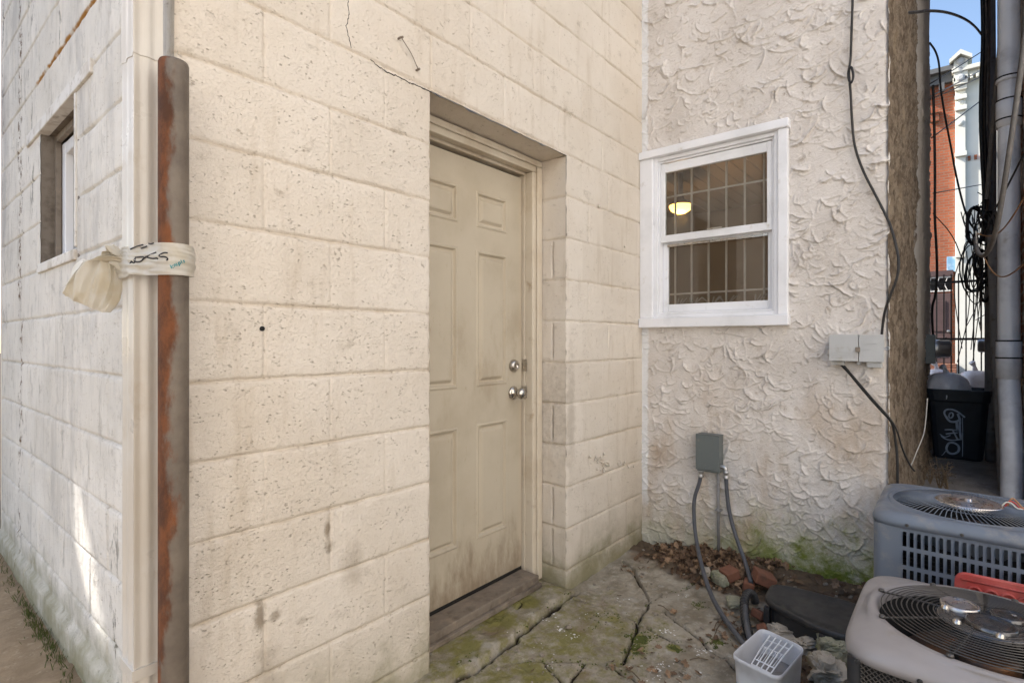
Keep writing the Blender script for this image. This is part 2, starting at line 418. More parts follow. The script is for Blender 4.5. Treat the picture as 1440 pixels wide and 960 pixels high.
def bagmat():
    m = Mat('thin_white_film')
    c = m.mix(m.ramp(m.noise(16,4), .4, .65), (.78,.75,.68), (.70,.64,.52))
    m.set(col=c, rough=.32, spec=.5, normal=m.bump(m.noise(45,3,.5,None,.6), .35, .006))
    t = m.t.nodes.new('ShaderNodeBsdfTranslucent'); m.put(t.inputs[0], c)
    mx = m.t.nodes.new('ShaderNodeMixShader'); mx.inputs[0].default_value = .4
    m.t.links.new(m.b.outputs[0], mx.inputs[1]); m.t.links.new(t.outputs[0], mx.inputs[2]); m.t.links.new(mx.outputs[0], m.out.inputs[0])
    return m.m
M['bag'] = bagmat()
def frosted():
    m = Mat('frosted_plastic')
    c = m.mix(m.ramp(m.noise(12,5), .45, .7), (.84,.85,.88), (.72,.72,.74))
    d = m.xyz()[0]
    m.set(col=c, rough=.38, spec=.5)
    t = m.t.nodes.new('ShaderNodeBsdfTranslucent'); m.put(t.inputs[0], c)
    mx = m.t.nodes.new('ShaderNodeMixShader'); mx.inputs[0].default_value = .35
    m.t.links.new(m.b.outputs[0], mx.inputs[1]); m.t.links.new(t.outputs[0], mx.inputs[2]); m.t.links.new(mx.outputs[0], m.out.inputs[0])
    return m.m
M['frosted'] = frosted()
def glassmat(name, tint=(.9,.92,.92), refl=1.0, haze=.0):
    m = Mat(name)
    tr = m.t.nodes.new('ShaderNodeBsdfTransparent'); tr.inputs[0].default_value = (*tint,1)
    gl = m.t.nodes.new('ShaderNodeBsdfGlossy'); gl.inputs['Roughness'].default_value = .02
    fr = m.t.nodes.new('ShaderNodeFresnel'); fr.inputs[0].default_value = 1.5
    mx = m.t.nodes.new('ShaderNodeMixShader'); m.put(mx.inputs[0], m.mul(fr.outputs[0], refl))
    m.t.links.new(tr.outputs[0], mx.inputs[1]); m.t.links.new(gl.outputs[0], mx.inputs[2])
    last = mx
    if haze:
        df = m.t.nodes.new('ShaderNodeBsdfDiffuse'); df.inputs[0].default_value = (.5,.45,.38,1)
        m2 = m.t.nodes.new('ShaderNodeMixShader')
        m.put(m2.inputs[0], m.ramp(m.noise(9,7,.7), .35, .8, haze*.3, haze*1.6))
        m.t.links.new(mx.outputs[0], m2.inputs[1]); m.t.links.new(df.outputs[0], m2.inputs[2]); last = m2
    m.t.links.new(last.outputs[0], m.out.inputs[0])
    return m.m
M['pane'] = glassmat('dusty_window_glass', (.86,.86,.84), 1.7, .07)
M['darkpane'] = glassmat('side_window_glass', (.35,.38,.40), 1.5)
M['meterglass'] = glassmat('meter_glass', (.8,.85,.88), 1.6)
M['room'] = simple('room_plaster', (.25,.21,.165), .9, col2=(.20,.165,.125), scale=2)
M['ceil'] = simple('boarded_ceiling', (.42,.33,.235), .8)
def lampmat():
    m = Mat('lit_lamp_glass'); m.set(col=(.9,.6,.25), emis=(1,.50,.10), estr=4.5); return m.m
M['lamp'] = lampmat()
def brickwall(name, axis, c1, c2, mortar, spec=None, white=None, dirt=(.1,.07,.05)):
    m = Mat(name); x, y, z = m.xyz()[:3]
    v = m.comb(x if axis == 'x' else y, z)
    c, f = m.brick(v, c1, c2, mortar)
    c = m.mix(m.ramp(m.noise(5,6,.65), .45, .75, 0, .45), c, dirt)
    if white: c = m.mix(m.ramp(m.noise(4,8,.75,m.map((1,1,.5))), white-.05, white+.03), c, (.62,.56,.50))
    m.set(col=c, rough=.9, spec=.2, normal=m.bump(m.math('SUBTRACT', 1., f), .6, .006))
    return m.m
M['redbrick'] = brickwall('red_facade_brick', 'y', (.38,.115,.055), (.29,.085,.045), (.26,.17,.12))
M['alleybrick'] = brickwall('old_alley_brick', 'x', (.27,.105,.06), (.20,.08,.05), (.34,.29,.24), white=.52)
M['yardbrick'] = brickwall('pale_bounce_brick', 'x', (.80,.77,.73), (.74,.71,.67), (.70,.67,.62), dirt=(.5,.46,.41))  # kept pale so the unseen house bounces sunlight into the yard
M['endbrick'] = brickwall('end_brick', 'y', (.30,.13,.08), (.24,.10,.06), (.40,.34,.28))
M['whitehouse'] = simple('white_facade_paint', (.74,.72,.64), .7, col2=(.70,.67,.57), scale=1.2)
M['greyroof'] = simple('grey_cornice', (.12,.12,.12), .7)
M['brownstone'] = simple('brown_painted_door', (.10,.06,.055), .5, col2=(.085,.05,.045))
M['iron'] = simple('black_iron', (.015,.015,.015), .5)
M['bin'] = simple('charcoal_bin_plastic', (.020,.026,.035), .45, col2=(.014,.017,.022), scale=8, grime=(.05,.05,.05), gscale=18, gcut=(.58,.78))
M['spray'] = simple('spray_paint', (.48,.53,.60), .6, col2=(.30,.34,.40), scale=22)
M['binbag'] = simple('white_bin_bag', (.82,.81,.84), .3, col2=(.72,.70,.72), scale=10, bump=.5, bscale=35)
M['ink'] = simple('black_marker', (.012,.012,.014), .5)
M['tealink'] = simple('teal_print', (.03,.30,.33), .5)
M['teal'] = simple('teal_cap', (.05,.50,.38), .4)
M['stem'] = simple('dry_weed', (.14,.10,.06), .9, col2=(.09,.06,.035), scale=30)
M['blueplate'] = simple('blue_sign_plate', (.20,.38,.55), .5, col2=(.7,.75,.8), scale=5)
def leafmat():
    m = Mat('dead_leaves')
    n = m.t.nodes.new('ShaderNodeAttribute'); n.attribute_name = 'tint'
    c = m.mix(n.outputs['Fac'], (.105,.065,.04), (.33,.215,.13))
    c = m.mix(m.ramp(m.noise(60,4), .45, .7, 0, .5), c, (.06,.032,.02))
    m.set(col=c, rough=.7, spec=.3); return m.m
M['leaf'] = leafmat()

# ================================================================== THE GROUND
XW, YW, XS, YB = .4861, 1.4716, 3.008, .2466        # side wall, front wall, stucco wall, alley wall planes
us = np.array([-60,60.]); 
g = grid('yard_ground', [0,1], [0,1], np.array([[[-80,-80,-.06],[80,-80,-.06]],[[-80,80,-.06],[80,80,-.06]]],float), M['soil'], smooth=False); kind(g,'structure')

def polydist(U, V, pts):
    d = np.full(U.shape, 9.)
    for (a, b) in zip(pts[:-1], pts[1:]):
        ax, ay, bx, by = a[0], a[1], b[0], b[1]
        L = (bx-ax)**2+(by-ay)**2+1e-9
        t = np.clip(((U-ax)*(bx-ax)+(V-ay)*(by-ay))/L, 0, 1)
        d = np.minimum(d, np.hypot(U-ax-t*(bx-ax), V-ay-t*(by-ay)))
    return d
G = lambda pts: [P(a,b,z=0.) for a,b in pts]
cr = [(G([(812,832),(800,840),(790,847),(770,862),(748,878),(733,890),(722,903),(706,914),(690,930),(665,946),(640,957),(612,972),(560,1010)]), .011, .05),
      (G([(808,842),(845,852),(875,866),(897,872)]), .003, .012),
      (G([(876,790),(890,802),(900,822),(914,842),(905,858),(897,874),(890,895),(884,912),(878,928),(868,936),(856,935)]), .008, .035),
      (G([(914,842),(935,832),(961,828),(985,818)]), .007, .03),
      (G([(720,930),(760,928),(790,927),(820,928),(845,932),(860,937),(905,965),(930,985)]), .004, .02),
      (G([(768,928),(780,945),(795,960),(800,985)]), .003, .015),
      (G([(820,930),(812,945),(803,958)]), .003, .015),
      (G([(905,880),(930,893),(955,905),(985,912),(1000,918),(1020,930),(1040,948)]), .006, .02),
      (G([(935,858),(950,875),(970,888),(985,900),(998,917)]), .003, .015),
      (G([(722,840),(724,848),(733,853),(725,862)]), .002, .008),
      (G([(645,885),(660,880),(672,877),(688,884)]), .002, .008),
      (G([(858,800),(890,802)]), .006, .02)]
us = np.arange(.78, 3.006, .0055); vs = np.concatenate([np.arange(-1.0,.0,.03), np.arange(.0, 1.66, .0055)])
U, V = np.meshgrid(us, vs)
wu = U+.014*fbm(U*20,V*20,4,5); wv = V+.014*fbm(U*20,V*20,4,9)
crack = np.zeros_like(U); h = .006*fbm(U*5,V*5,4,1)+.0045*fbm(U*26,V*26,5,2,.6)+.004*np.round(2.5*fbm(U*6+3,V*6,4,71))/2.5
for pts, w, dep in cr:
    d = polydist(wu, wv, pts)
    ww = w*(.7+.5*vnoise(U*9,V*9,33))
    k = np.exp(-(d/np.maximum(ww,.0052))**2)
    crack = np.maximum(crack, k); h -= np.maximum(dep,.02)*k
k1 = sorted([(p.x,p.y) for p in cr[0][0]])
yk = np.interp(U, [q[0] for q in k1], [q[1] for q in k1])
step = sstep(-.004, .01, wv-(yk+U*0)-.0)
h += .028*step*sstep(2.25,2.15,U)
h += .012*fbm(U*2.2,V*2.2,2,12)
# debris rises towards the stucco wall and the condensers
rise = sstep(2.60, 3.0, U+.10*fbm(U*7,V*7,3,21)-.12*sstep(1.1,1.4,V))
soil = np.maximum(sstep(2.62,2.74, U+.10*fbm(U*7,V*7,4,21)-.16*sstep(1.05,1.4,V)), sstep(.62,.52, V+.10*fbm(U*8,V*8,4,25)+.25*sstep(2.15,1.7,U)*1))
h += .07*rise*(1-.4*sstep(1.0,1.4,V)) + soil*(.012*fbm(U*26,V*26,4,41)+.004)
moss = .42*sstep(2.5,2.1,U)*sstep(.75,1.0,V)
for (a,b,rx,am) in [(735,852,.10,.9),(700,880,.12,.9),(655,918,.10,.8),(640,940,.1,.6),(760,905,.13,.55),(800,900,.15,.7),(850,888,.14,.55),(745,945,.14,.7),(700,950,.12,.6),
                    (860,870,.06,.6),(899,897,.035,1.6),(893,910,.03,1.5),(948,910,.03,1.3),(985,850,.05,.3),(1008,905,.03,.8),(858,832,.06,.4),(790,860,.06,.5)]:
    p = P(a,b,z=0.); moss = np.maximum(moss, am*np.exp(-(((U-p.x)**2+(V-p.y)**2)/rx**2)))
pale = np.zeros_like(U)
for (a,b,rx) in [(690,918,.05),(665,935,.05),(720,900,.035),(870,895,.06),(885,840,.06)]:
    p = P(a,b,z=0.); pale = np.maximum(pale, np.exp(-(((U-p.x)**2+(V-p.y)**2)/rx**2))*(.6+.6*vnoise(U*30,V*30,8)))
pos = np.stack([U, V, h], -1)
cu = (us[:-1]+us[1:])/2; cv = (vs[:-1]+vs[1:])/2; CU, CV = np.meshgrid(cu, cv)
keep = (CV < YW+.01) | ((CU > 1.29) & (CU < 2.21))
kind(grid('paving', us, vs, pos, M['paving'], attrs=dict(crack=crack, moss=moss, soil=soil, pale=pale), keep=keep), 'structure')
# the path along the side wall
us = np.arange(-2.2, XW+.01, .02); vs = np.arange(1.2, 9., .025); U, V = np.meshgrid(us, vs)
hh = .092+.012*fbm(U*4,V*4,4,3)+.004*fbm(U*30,V*30,3,4)
kind(grid('side_path', us, vs, np.stack([U,V,hh],-1), M['sidepath']), 'structure')
# grass growing where the path meets the side wall
gb_ = MB()
for k in range(420):
    y = random.choice((random.gauss(2.75,.22), random.uniform(2.0,3.9))); x = XW-.03-abs(random.gauss(0,.02)); hgt = random.uniform(.008,.035); a = random.uniform(0,6.28); w_ = .0016
    p = Vector((x,y,.09)); t_ = p+Vector((math.cos(a)*hgt*.5,math.sin(a)*hgt*.5,hgt)); d_ = Vector((-math.sin(a)*w_,math.cos(a)*w_,0)); m_ = p.lerp(t_,.5)+Vector((0,0,hgt*.15))
    gb_.add([p-d_,p+d_,m_+d_*.8,t_,m_-d_*.8],[(0,1,2,3,4)])
M['grass'] = simple('path_grass', (.075,.095,.02), .8, col2=(.12,.11,.035), scale=30)
kind(obj('grass', gb_, M['grass']), 'stuff')
# the alley floor
us = np.arange(2.9, 9.5, .03); vs = np.arange(-.4, .3, .03); U, V = np.meshgrid(us, vs)
hh = -.01+.13*sstep(3.2,6.0,U)+.012*fbm(U*4,V*4,4,3)+.004*fbm(U*25,V*25,3,4)
kind(grid('alley_path', us, vs, np.stack([U,V,hh],-1), M['alley']), 'structure')
b = MB(); b.box(9.5, 19.0, -30, 30, -.05, .14); o = obj('street', b, M['asphalt']); kind(o,'structure')

# ================================================================== BLOCK HOUSE
def lines(lo, hi, joints, fine=(-.013,-.008,-.0045,-.0015,.0015,.0045,.008,.013), step=.013, extra=()):
    s = {round(lo,5), round(hi,5)}
    for e in extra: s.add(round(e,5))
    for j in joints:
        for f in fine:
            if lo < j+f < hi: s.add(round(j+f,5))
    a = sorted(s); out = []
    for p, q in zip(a[:-1], a[1:]):
        n = max(1, int(round((q-p)/step)))
        out += [p+(q-p)*k/n for k in range(n)]
    out.append(a[-1]); return np.array(out)
ZJ = [.1012+.2032*k for k in range(-1,17)]
def jprof(d, w=.0046): return np.exp(-(d/w)**2)
def block_relief(U, Z, even, odd, seed):
    """mortar joints tooled hollow, faces slightly out of line"""
    wz = Z+.0022*fbm(U*14, Z*2, 3, seed)+.0012*vnoise(U*70, Z*3, seed+1)
    kz = np.rint((Z-.1012)/.2032).astype(int)
    d = wz-(.1012+.2032*kz)
    h = -.0085*jprof(d,.0056)*(.8+.5*vnoise(U*8, Z*1.5, seed+2)); J = jprof(d+.0018,.0042)
    row = np.floor((Z-.1012)/.2032).astype(int)
    wu = U+.0018*fbm(U*3, Z*16, 3, seed+4)
    for sel, js in ((row%2 == 0, even), (row%2 != 0, odd)):
        for j in js:
            k = jprof(wu-j,.0048)*(.35+.5*np.abs(vnoise(row*1.7+.3, np.full_like(U, j*3.1), seed+7)))
            h = h-np.where(sel, .0058*k, 0); J = np.maximum(J, np.where(sel, .55*k, 0))
    # each face leans by a hair
    h = h+.0011*vnoise(row*3.3+.5, np.floor(U/.4064+.5*(row%2))*2.7+.5, seed+9)
    h = h+.0012*fbm(U*24, Z*24, 4, seed+11)
    col_ = np.floor(U/.4064+.5*(row%2))
    por = vnoise(row*5.3+.5, col_*3.9+.5, seed+13)
    return h, J, por
def half(js): return js
bh = thing('block_house', (1.75, 2.7, 0), 'painted concrete block house with recessed tan door and cream front', 'house')
# even rows (row index of 1.93-2.133 is 9 -> odd parity here)
odd_l = [.302+.4064*k for k in range(-1,8)]; even_l = [.505+.4064*k for k in range(-1,8)]
even_p = [2.195+.2032+.4064*k for k in range(0,2)]; odd_p = [2.195+.4064*k for k in range(1,2)]
OX0, OX1, OZ = 1.3126, 2.195, 2.127
def front_wall():
    us = lines(XW+.002, XS-.001, sorted(set(odd_l+even_l+even_p+odd_p)), extra=(OX0,OX0+.006,OX1,OX1-.006,OX1+.005,OX0-.005), step=.014)
    vs = np.concatenate([lines(-.05, 3.45, ZJ, extra=(OZ,OZ+.005), step=.014), np.arange(3.65, 4.61, .25)])
    U, Z = np.meshgrid(us, vs)
    hl, Jl, por = block_relief(U, Z, even_l, odd_l, 50); hp, Jp, _ = block_relief(U, Z, even_p, odd_p, 50)
    pil = (U > 2.19) & (Z < 2.12)
    h = np.where(pil, hp, hl); J = np.where(pil, Jp, Jl)
    # chipped arrises round the opening and at the corner
    for e, sgn in ((OX0,-1),(OX1,1)):
        d = np.abs(U-e); h = h-np.where(Z < OZ, .005*np.exp(-(d/.005)**2)*(1+.8*vnoise(Z*30, U*0, 61)), 0)
    h = h-.006*np.exp(-((U-XW)/.006)**2)
    # crack stepping along the bed joint over the door
    y = YW-h
    pos = np.stack([U, y, Z], -1)
    cu = (us[:-1]+us[1:])/2; cv = (vs[:-1]+vs[1:])/2; CU, CV = np.meshgrid(cu, cv)
    keep = ~((CU > OX0) & (CU < OX1) & (CV < OZ))
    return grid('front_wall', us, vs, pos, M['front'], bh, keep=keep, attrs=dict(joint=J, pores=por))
front_wall()
def side_wall():
    WY0, WY1, WZ0, WZ1 = 2.412, 3.006, 1.535, 2.105
    js_e = [2.23+.4064*k for k in range(-2,5)]; js_o = [2.027+.4064*k for k in range(-2,6)]
    us = lines(YW+.002, 4.0, sorted(js_e+js_o), extra=(WY0,WY1), step=.016)
    vs = np.concatenate([lines(0, 3.3, ZJ, extra=(WZ0,WZ1), step=.016), np.arange(3.5, 4.61, .25)])
    U, Z = np.meshgrid(us, vs)
    h, J, por = block_relief(U, Z, js_o, js_e, 90)
    h = h+.0012*fbm(U*40,Z*40,3,95)
    # low plinth bead along the path
    h = h+.02*sstep(.208,.190, Z+.005*vnoise(U*3,Z*0,97))
    h = h-.006*np.exp(-((U-YW)/.006)**2)
    pos = np.stack([XW-h, U, Z], -1)
    cu = (us[:-1]+us[1:])/2; cv = (vs[:-1]+vs[1:])/2; CU, CV = np.meshgrid(cu, cv)
    keep = ~((CU > WY0) & (CU < WY1) & (CV > WZ0) & (CV < WZ1))
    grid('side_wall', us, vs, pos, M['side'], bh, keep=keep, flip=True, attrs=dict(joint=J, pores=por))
    # the small window: wooden lining, vinyl sash
    b = MB()
    for (y0,y1,z0,z1) in ((WY0-.001,WY0-.03,WZ0-.03,WZ1+.03),(WY1+.001,WY1+.03,WZ0-.03,WZ1+.03)):
        b.box(XW+.002, .72, min(y0,y1), max(y0,y1), z0, z1)
    b.box(XW+.002,.72,WY0,WY1,WZ1+.001,WZ1+.03); b.box(XW+.002,.72,WY0,WY1,WZ0-.03,WZ0-.001)
    w = obj('window', b, M['oldwood'], bh, bev=.002)
    b = MB(); b.box(.532,.552,WY1-.022,WY1-.002,WZ0+.012,WZ1-.002); b.box(.532,.552,WY0+.002,WY0+.022,WZ0+.012,WZ1-.002); b.box(.533,.551,WY0+.023,WY1-.023,WZ1-.03,WZ1-.003)
    obj('stop', b, M['sillwood'], w, bev=.002)
    b = MB(); y0, y1, z0, z1 = WY0+.012, WY1-.014, WZ0+.016, WZ1-.034
    b.box(.555,.60,y0,y0+.055,z0,z1); b.box(.555,.60,y1-.055,y1,z0,z1); b.box(.556,.599,y0+.056,y1-.056,z1-.05,z1-.001); b.box(.556,.599,y0+.056,y1-.056,z0+.001,z0+.05)
    ym = (y0+y1)/2-.02; b.box(.572,.598,ym-.018,ym+.018,z0+.051,z1-.051)
    obj('sash', b, M['vinyl'], w, bev=.003)
    b = MB(); b.box(.582,.586,y0+.054,y1-.054,z0+.048,z1-.048); obj('pane', b, M['darkpane'], w)
    b = MB(); b.box(.72,.73,WY0-.05,WY1+.05,WZ0-.05,WZ1+.05); obj('dark_backing', b, M['void'], w)  # plain near-black sheet closing the opening behind the pane
    b = MB(); b.box(XW-.010,.531,WY0-.012,WY1+.02,WZ0-.026,WZ0+.012); obj('sill', b, M['trimwhite'], w, bev=.004)
    b = MB(); b.box(XW-.010,XW+.03,2.19,3.27,WZ1-.004,WZ1+.046); b.box(XW-.006,XW+.012,WY0-.014,WY0+.006,WZ0+.02,WZ1-.006); obj('lintel_board', b, M['trimwhite'], w, bev=.004)
side_wall()
# shell behind: back, roof
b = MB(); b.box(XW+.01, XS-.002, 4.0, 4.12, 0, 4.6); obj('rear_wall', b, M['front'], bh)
b = MB(); b.box(XW-.02, XS-.002, YW-.03, 4.2, 4.6, 4.75); obj('roof', b, M['greyroof'], bh)
# door recess: right and left reveals, soffit
def reveal():
    zs = lines(-.03, OZ, ZJ, step=.016); ys = lines(YW+.006, 1.70, [1.556], step=.014)
    Uy, Z = np.meshgrid(ys, zs)
    h, J, por = block_relief(Uy, Z, [], [], 130)
    row = np.floor((Z-.1012)/.2032).astype(int)
    for r0 in (7,5,3,1,0):
        z0 = .1012+.2032*r0
        k = np.exp(-(((Uy-1.556)+.002*vnoise(Z*30,Z*0,140+r0))/.0042)**4)*sstep(z0+.012,z0+.03,Z)*sstep(z0+.195,z0+.175,Z)
        h = h-.022*k
    h = h-.004*np.exp(-((Uy-YW)/.006)**2)
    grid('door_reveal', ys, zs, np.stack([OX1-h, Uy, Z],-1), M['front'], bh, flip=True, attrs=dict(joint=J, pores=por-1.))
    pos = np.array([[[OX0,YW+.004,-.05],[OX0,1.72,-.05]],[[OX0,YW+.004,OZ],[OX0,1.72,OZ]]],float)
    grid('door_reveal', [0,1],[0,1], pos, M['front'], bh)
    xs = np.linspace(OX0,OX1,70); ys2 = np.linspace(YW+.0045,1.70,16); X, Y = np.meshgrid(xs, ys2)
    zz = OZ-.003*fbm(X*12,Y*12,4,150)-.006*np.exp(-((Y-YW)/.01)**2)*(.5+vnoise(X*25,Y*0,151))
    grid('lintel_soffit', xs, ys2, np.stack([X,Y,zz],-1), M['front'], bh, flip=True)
reveal()
# door set: frame > casing; leaf; hardware
b = MB()
FY = 1.627
b.box(2.124, OX1-.004, FY, FY+.045, .03, 2.062); b.box(OX0+.004, 1.332, FY, FY+.045, .03, 2.062); b.box(OX0+.004, OX1-.004, FY+.001, FY+.044, 2.064, OZ-.004)
b.box(2.150, OX1-.006, FY-.012, FY-.001, .03, 2.090); b.box(OX0+.006, OX1-.006, FY-.012, FY-.001, 2.092, OZ-.006)
b.box(2.121, 2.150, FY+.046, 1.76, .03, 2.062); b.box(OX0+.004, 1.331, FY+.046, 1.76, .03, 2.062); b.box(OX0+.006, OX1-.006, FY+.046, 1.76, 2.052, OZ-.006)
obj('door_frame', b, M['jamb'], bh, bev=.004)
def door_leaf():
    X0, X1, Z0, Z1, YD = 1.337, 2.117, .094, 2.040, 1.690
    panels = []
    for (a, c) in ((1.453,1.664),(1.788,1.999)):
        for (z0, z1) in ((1.7425,1.904),(1.0166,1.633),(.32,.842)): panels.append((a,c,z0,z1))
    offs = (-.004,0,.004,.010,.016,.020,.024,.036,.042)
    xl = {X0,X1,X0+.003,X1-.003}; zl = {Z0,Z1,Z0+.003,Z1-.003}
    for (a,c,z0,z1) in panels:
        for e in offs: xl |= {a+e, c-e}; zl |= {z0+e, z1-e}
    us = np.array(sorted(xl)); vs = np.array(sorted(zl)); U, Z = np.meshgrid(us, vs)
    h = np.zeros_like(U)
    for (a,c,z0,z1) in panels:
        d = np.minimum(np.minimum(U-a, c-U), np.minimum(Z-z0, z1-Z))
        hp = np.interp(d, [-.004,0,.004,.010,.016,.020,.024,.036,.042], [0,.0015,.0045,.003,-.0075,-.0085,-.0085,.0015,.003])
        h = np.where(d > -.0041, hp, h)
    e = np.minimum(np.minimum(U-X0, X1-U), np.minimum(Z-Z0, Z1-Z)); h = np.where(e < .002, -.03, h)
    pos = np.stack([U, YD-h, Z], -1)
    return grid('door', us, vs, pos, M['door'], bh, smooth=False)
dr = door_leaf()
b = MB(); b.box(1.34, 2.114, 1.70, 1.735, .10, 2.035); b.box(1.334,2.118,1.694,1.74,.074,.092); obj('door_gap_shade', b, M['dark'], dr)  # black backing and strip paint the shade in the door gap
kx, kz = 2.045, .968
b = MB(); b.lathe([(.0,0),(.033,0),(.033,.006),(.026,.010),(.012,.014),(.011,.036),(.024,.044),(.029,.056),(.026,.068),(.010,.073),(0,.073)], (kx,1.688,kz), (0,-1,0), 28); obj('knob', b, M['steel'], dr, smooth=True)
b = MB(); b.lathe([(0,0),(.031,0),(.031,.006),(.026,.016),(.022,.020),(.010,.020),(.009,.017),(0,.017)], (kx+.003,1.688,1.101), (0,-1,0), 28); b.box(kx+.002,kx+.004,1.666,1.672,1.094,1.108); obj('deadbolt', b, M['steel'], dr, smooth=True)
for zc in (kz, 1.101): b = MB(); b.box(2.1185,2.1205,1.66,1.69,zc-.03,zc+.03); obj('latch_plate', b, M['steel'], dr)
b = MB(); b.box(OX0+.004, 2.108, 1.575, 1.688, .034, .083); b.box(OX0+.006,2.106,1.555,1.574,.030,.052); obj('door_sill', b, M['sillwood'], bh, bev=.004)
# little things left on the front wall
b = MB(); p0 = P(563,53,y=YW-.012); p1 = P(588,98,y=YW-.010)
b.tube([p0+Vector((0,.02,0)), p0, p0+Vector((.002,-.012,-.002))], .0035, 6)
b.tube([p0+Vector((0,-.004,0)), P(570,62,y=YW-.015), P(580,78,y=YW-.012), p1], .0016, 5, 2); b.tube([p1+Vector((0,.012,0)),p1+Vector((0,-.008,0))], .004, 6)
tag(obj('wall_nail', b, M['sillwood']), 'rusty nail with a short white wire high on the cream block wall', 'nail')
b = MB()
for (px,py,n,sp) in ((838,643,16,10),(850,650,18,12),(872,652,10,6),(846,660,8,6),(885,655,5,4)):
    for k in range(n):
        p = P(px+random.gauss(0,sp*.6), py+random.gauss(0,sp*.25), y=YW-.004); r = random.uniform(.003,.009)
        b.lathe([(0,0),(r*.8,r*.2),(r,r*.7),(r*.5,r*1.2),(0,r*1.3)], p, (random.uniform(-.3,.3),-1,random.uniform(-.3,.3)), 7)
kind(obj('filler_splatter', b, M['foam'], smooth=True), 'stuff')
for (px,py,r,lab) in ((842,290,.011,'biggest hardened paint lump high on block wall between door and white window'),(878,347,.008,'smaller hardened paint lump on block wall beside the white window')):
    b = MB(); b.lathe([(0,-.004),(r,0),(r*.8,r*.7),(0,r)], P(px,py,y=YW-.002), (0,-1,0), 8); tag(obj('paint_lump', b, M['foam'], smooth=True), lab, 'paint lump')
# bolt hole, crack above the door
hp = P(369,462,y=YW-.002)
b = MB(); b.lathe([(0,.0015),(.0062,.0015),(.0068,.001),(.0068,-.004)], hp, (0,-1,0), 12); obj('bolt_hole', b, M['void'], bh)
def crackline(pts, w, y):
    b = MB(); q = [P(a,c,y=y) for a,c in pts]; v = []; f = []
    fine = []
    for a, c in zip(q[:-1], q[1:]):
        n = max(2, int((c-a).length/.006))
        for k in range(n): fine.append(a.lerp(c,k/n)+Vector((random.gauss(0,.0012),0,random.gauss(0,.0012))))
    fine.append(q[-1])
    b.tube(fine, [max(.0004,w*random.uniform(.5,1.2)) for _ in fine], 4)
    return b
b = crackline([(489,0),(491,20),(487,38),(492,60),(494,68)], .0013, YW-.0002)
b2 = crackline([(521,84),(530,92),(543,101),(560,108),(575,116),(590,122),(607,130)], .0019, YW-.0005); b.add(b2.v, b2.f)
obj('crack', b, M['void'], bh)

# ================================================================== STUCCO HOUSE
sh = thing('stucco_house', (5.1, 2.2, 0), 'cream house of trowelled stucco with white sash window beside the alley', 'house')
WY0, WY1, WZ0, WZ1 = .7087, 1.39, 1.356, 2.299       # opening
def stucco_wall():
    st = .0037
    us = np.arange(YB, YW+.002, st); us = np.append(us, YW+.002)
    vs = np.concatenate([np.arange(-.05, 3.42, st), np.arange(3.45, 7.6, .15)])
    U, Z = np.meshgrid(us, vs)
    h = .0012*fbm(U*30,Z*30,4,200)+.003*fbm(U*4,Z*4,3,203)
    wu = U+.020*fbm(U*13,Z*13,5,210,.6); wz = Z+.020*fbm(U*13,Z*13,5,220,.6)
    lipn = .55+.9*fbm(U*18,Z*18,3,227)
    rg = np.random.default_rng(11)
    N = 2300
    for k in range(N):
        cu = rg.uniform(YB-.05, YW+.05); cz = rg.uniform(-.05, 3.45)
        big = rg.random()
        sz = 2.0 if rg.random() < .32 else 1.; a = rg.uniform(.016,.048)*(1.15 if cz < 1.2 else 1.)*sz; bb = rg.uniform(.014,.060)*sz; ex = rg.uniform(5,18.)*sz**.5
        phi = -PI/2+rg.normal(0,.75)                    # trowel travel, mostly downwards
        if rg.random() < .15: phi = rg.uniform(0,2*PI)
        amp = rg.uniform(.008,.024)*(1 if rg.random() < .7 else .5)
        R = max(a,bb)+.04
        i0, i1 = np.searchsorted(us, [cu-R, cu+R]); j0, j1 = np.searchsorted(vs, [cz-R, cz+R])
        if i1-i0 < 2 or j1-j0 < 2: continue
        du = wu[j0:j1,i0:i1]-cu; dz = wz[j0:j1,i0:i1]-cz
        p = du*math.cos(phi)+dz*math.sin(phi); q = -du*math.sin(phi)+dz*math.cos(phi)
        lim = a*np.sqrt(np.clip(1-(q/bb)**2, 0, 1))
        t = np.clip((p+a)/(a+lim+1e-4), 0, 1)
        s = amp*np.clip(lipn[j0:j1,i0:i1],.15,1.5)*(t**ex+.10*t)*(np.abs(q) < bb)*sstep(1,.7,np.abs(q)/bb)*sstep(.0016,-.0016, p-lim)
        base = h[j0:j1,i0:i1]
        h[j0:j1,i0:i1] = np.maximum(base, s+.25*base)
    # ragged arris at the alley corner
    d = U-YB
    x = XS-h+.012*np.exp(-(d/.012)**2)
    Uy = U+np.where(d < .004, .008*fbm(Z*16,Z*0,4,230), 0)
    pos = np.stack([x, Uy, Z], -1)
    cu = (us[:-1]+us[1:])/2; cv = (vs[:-1]+vs[1:])/2; CU, CV = np.meshgrid(cu, cv)
    keep = ~((CU > WY0-.02) & (CU < WY1+.02) & (CV > WZ0-.02) & (CV < WZ1+.02))
    grid('stucco_wall', us, vs, pos, M['stucco'], sh, keep=keep, flip=True)
stucco_wall()
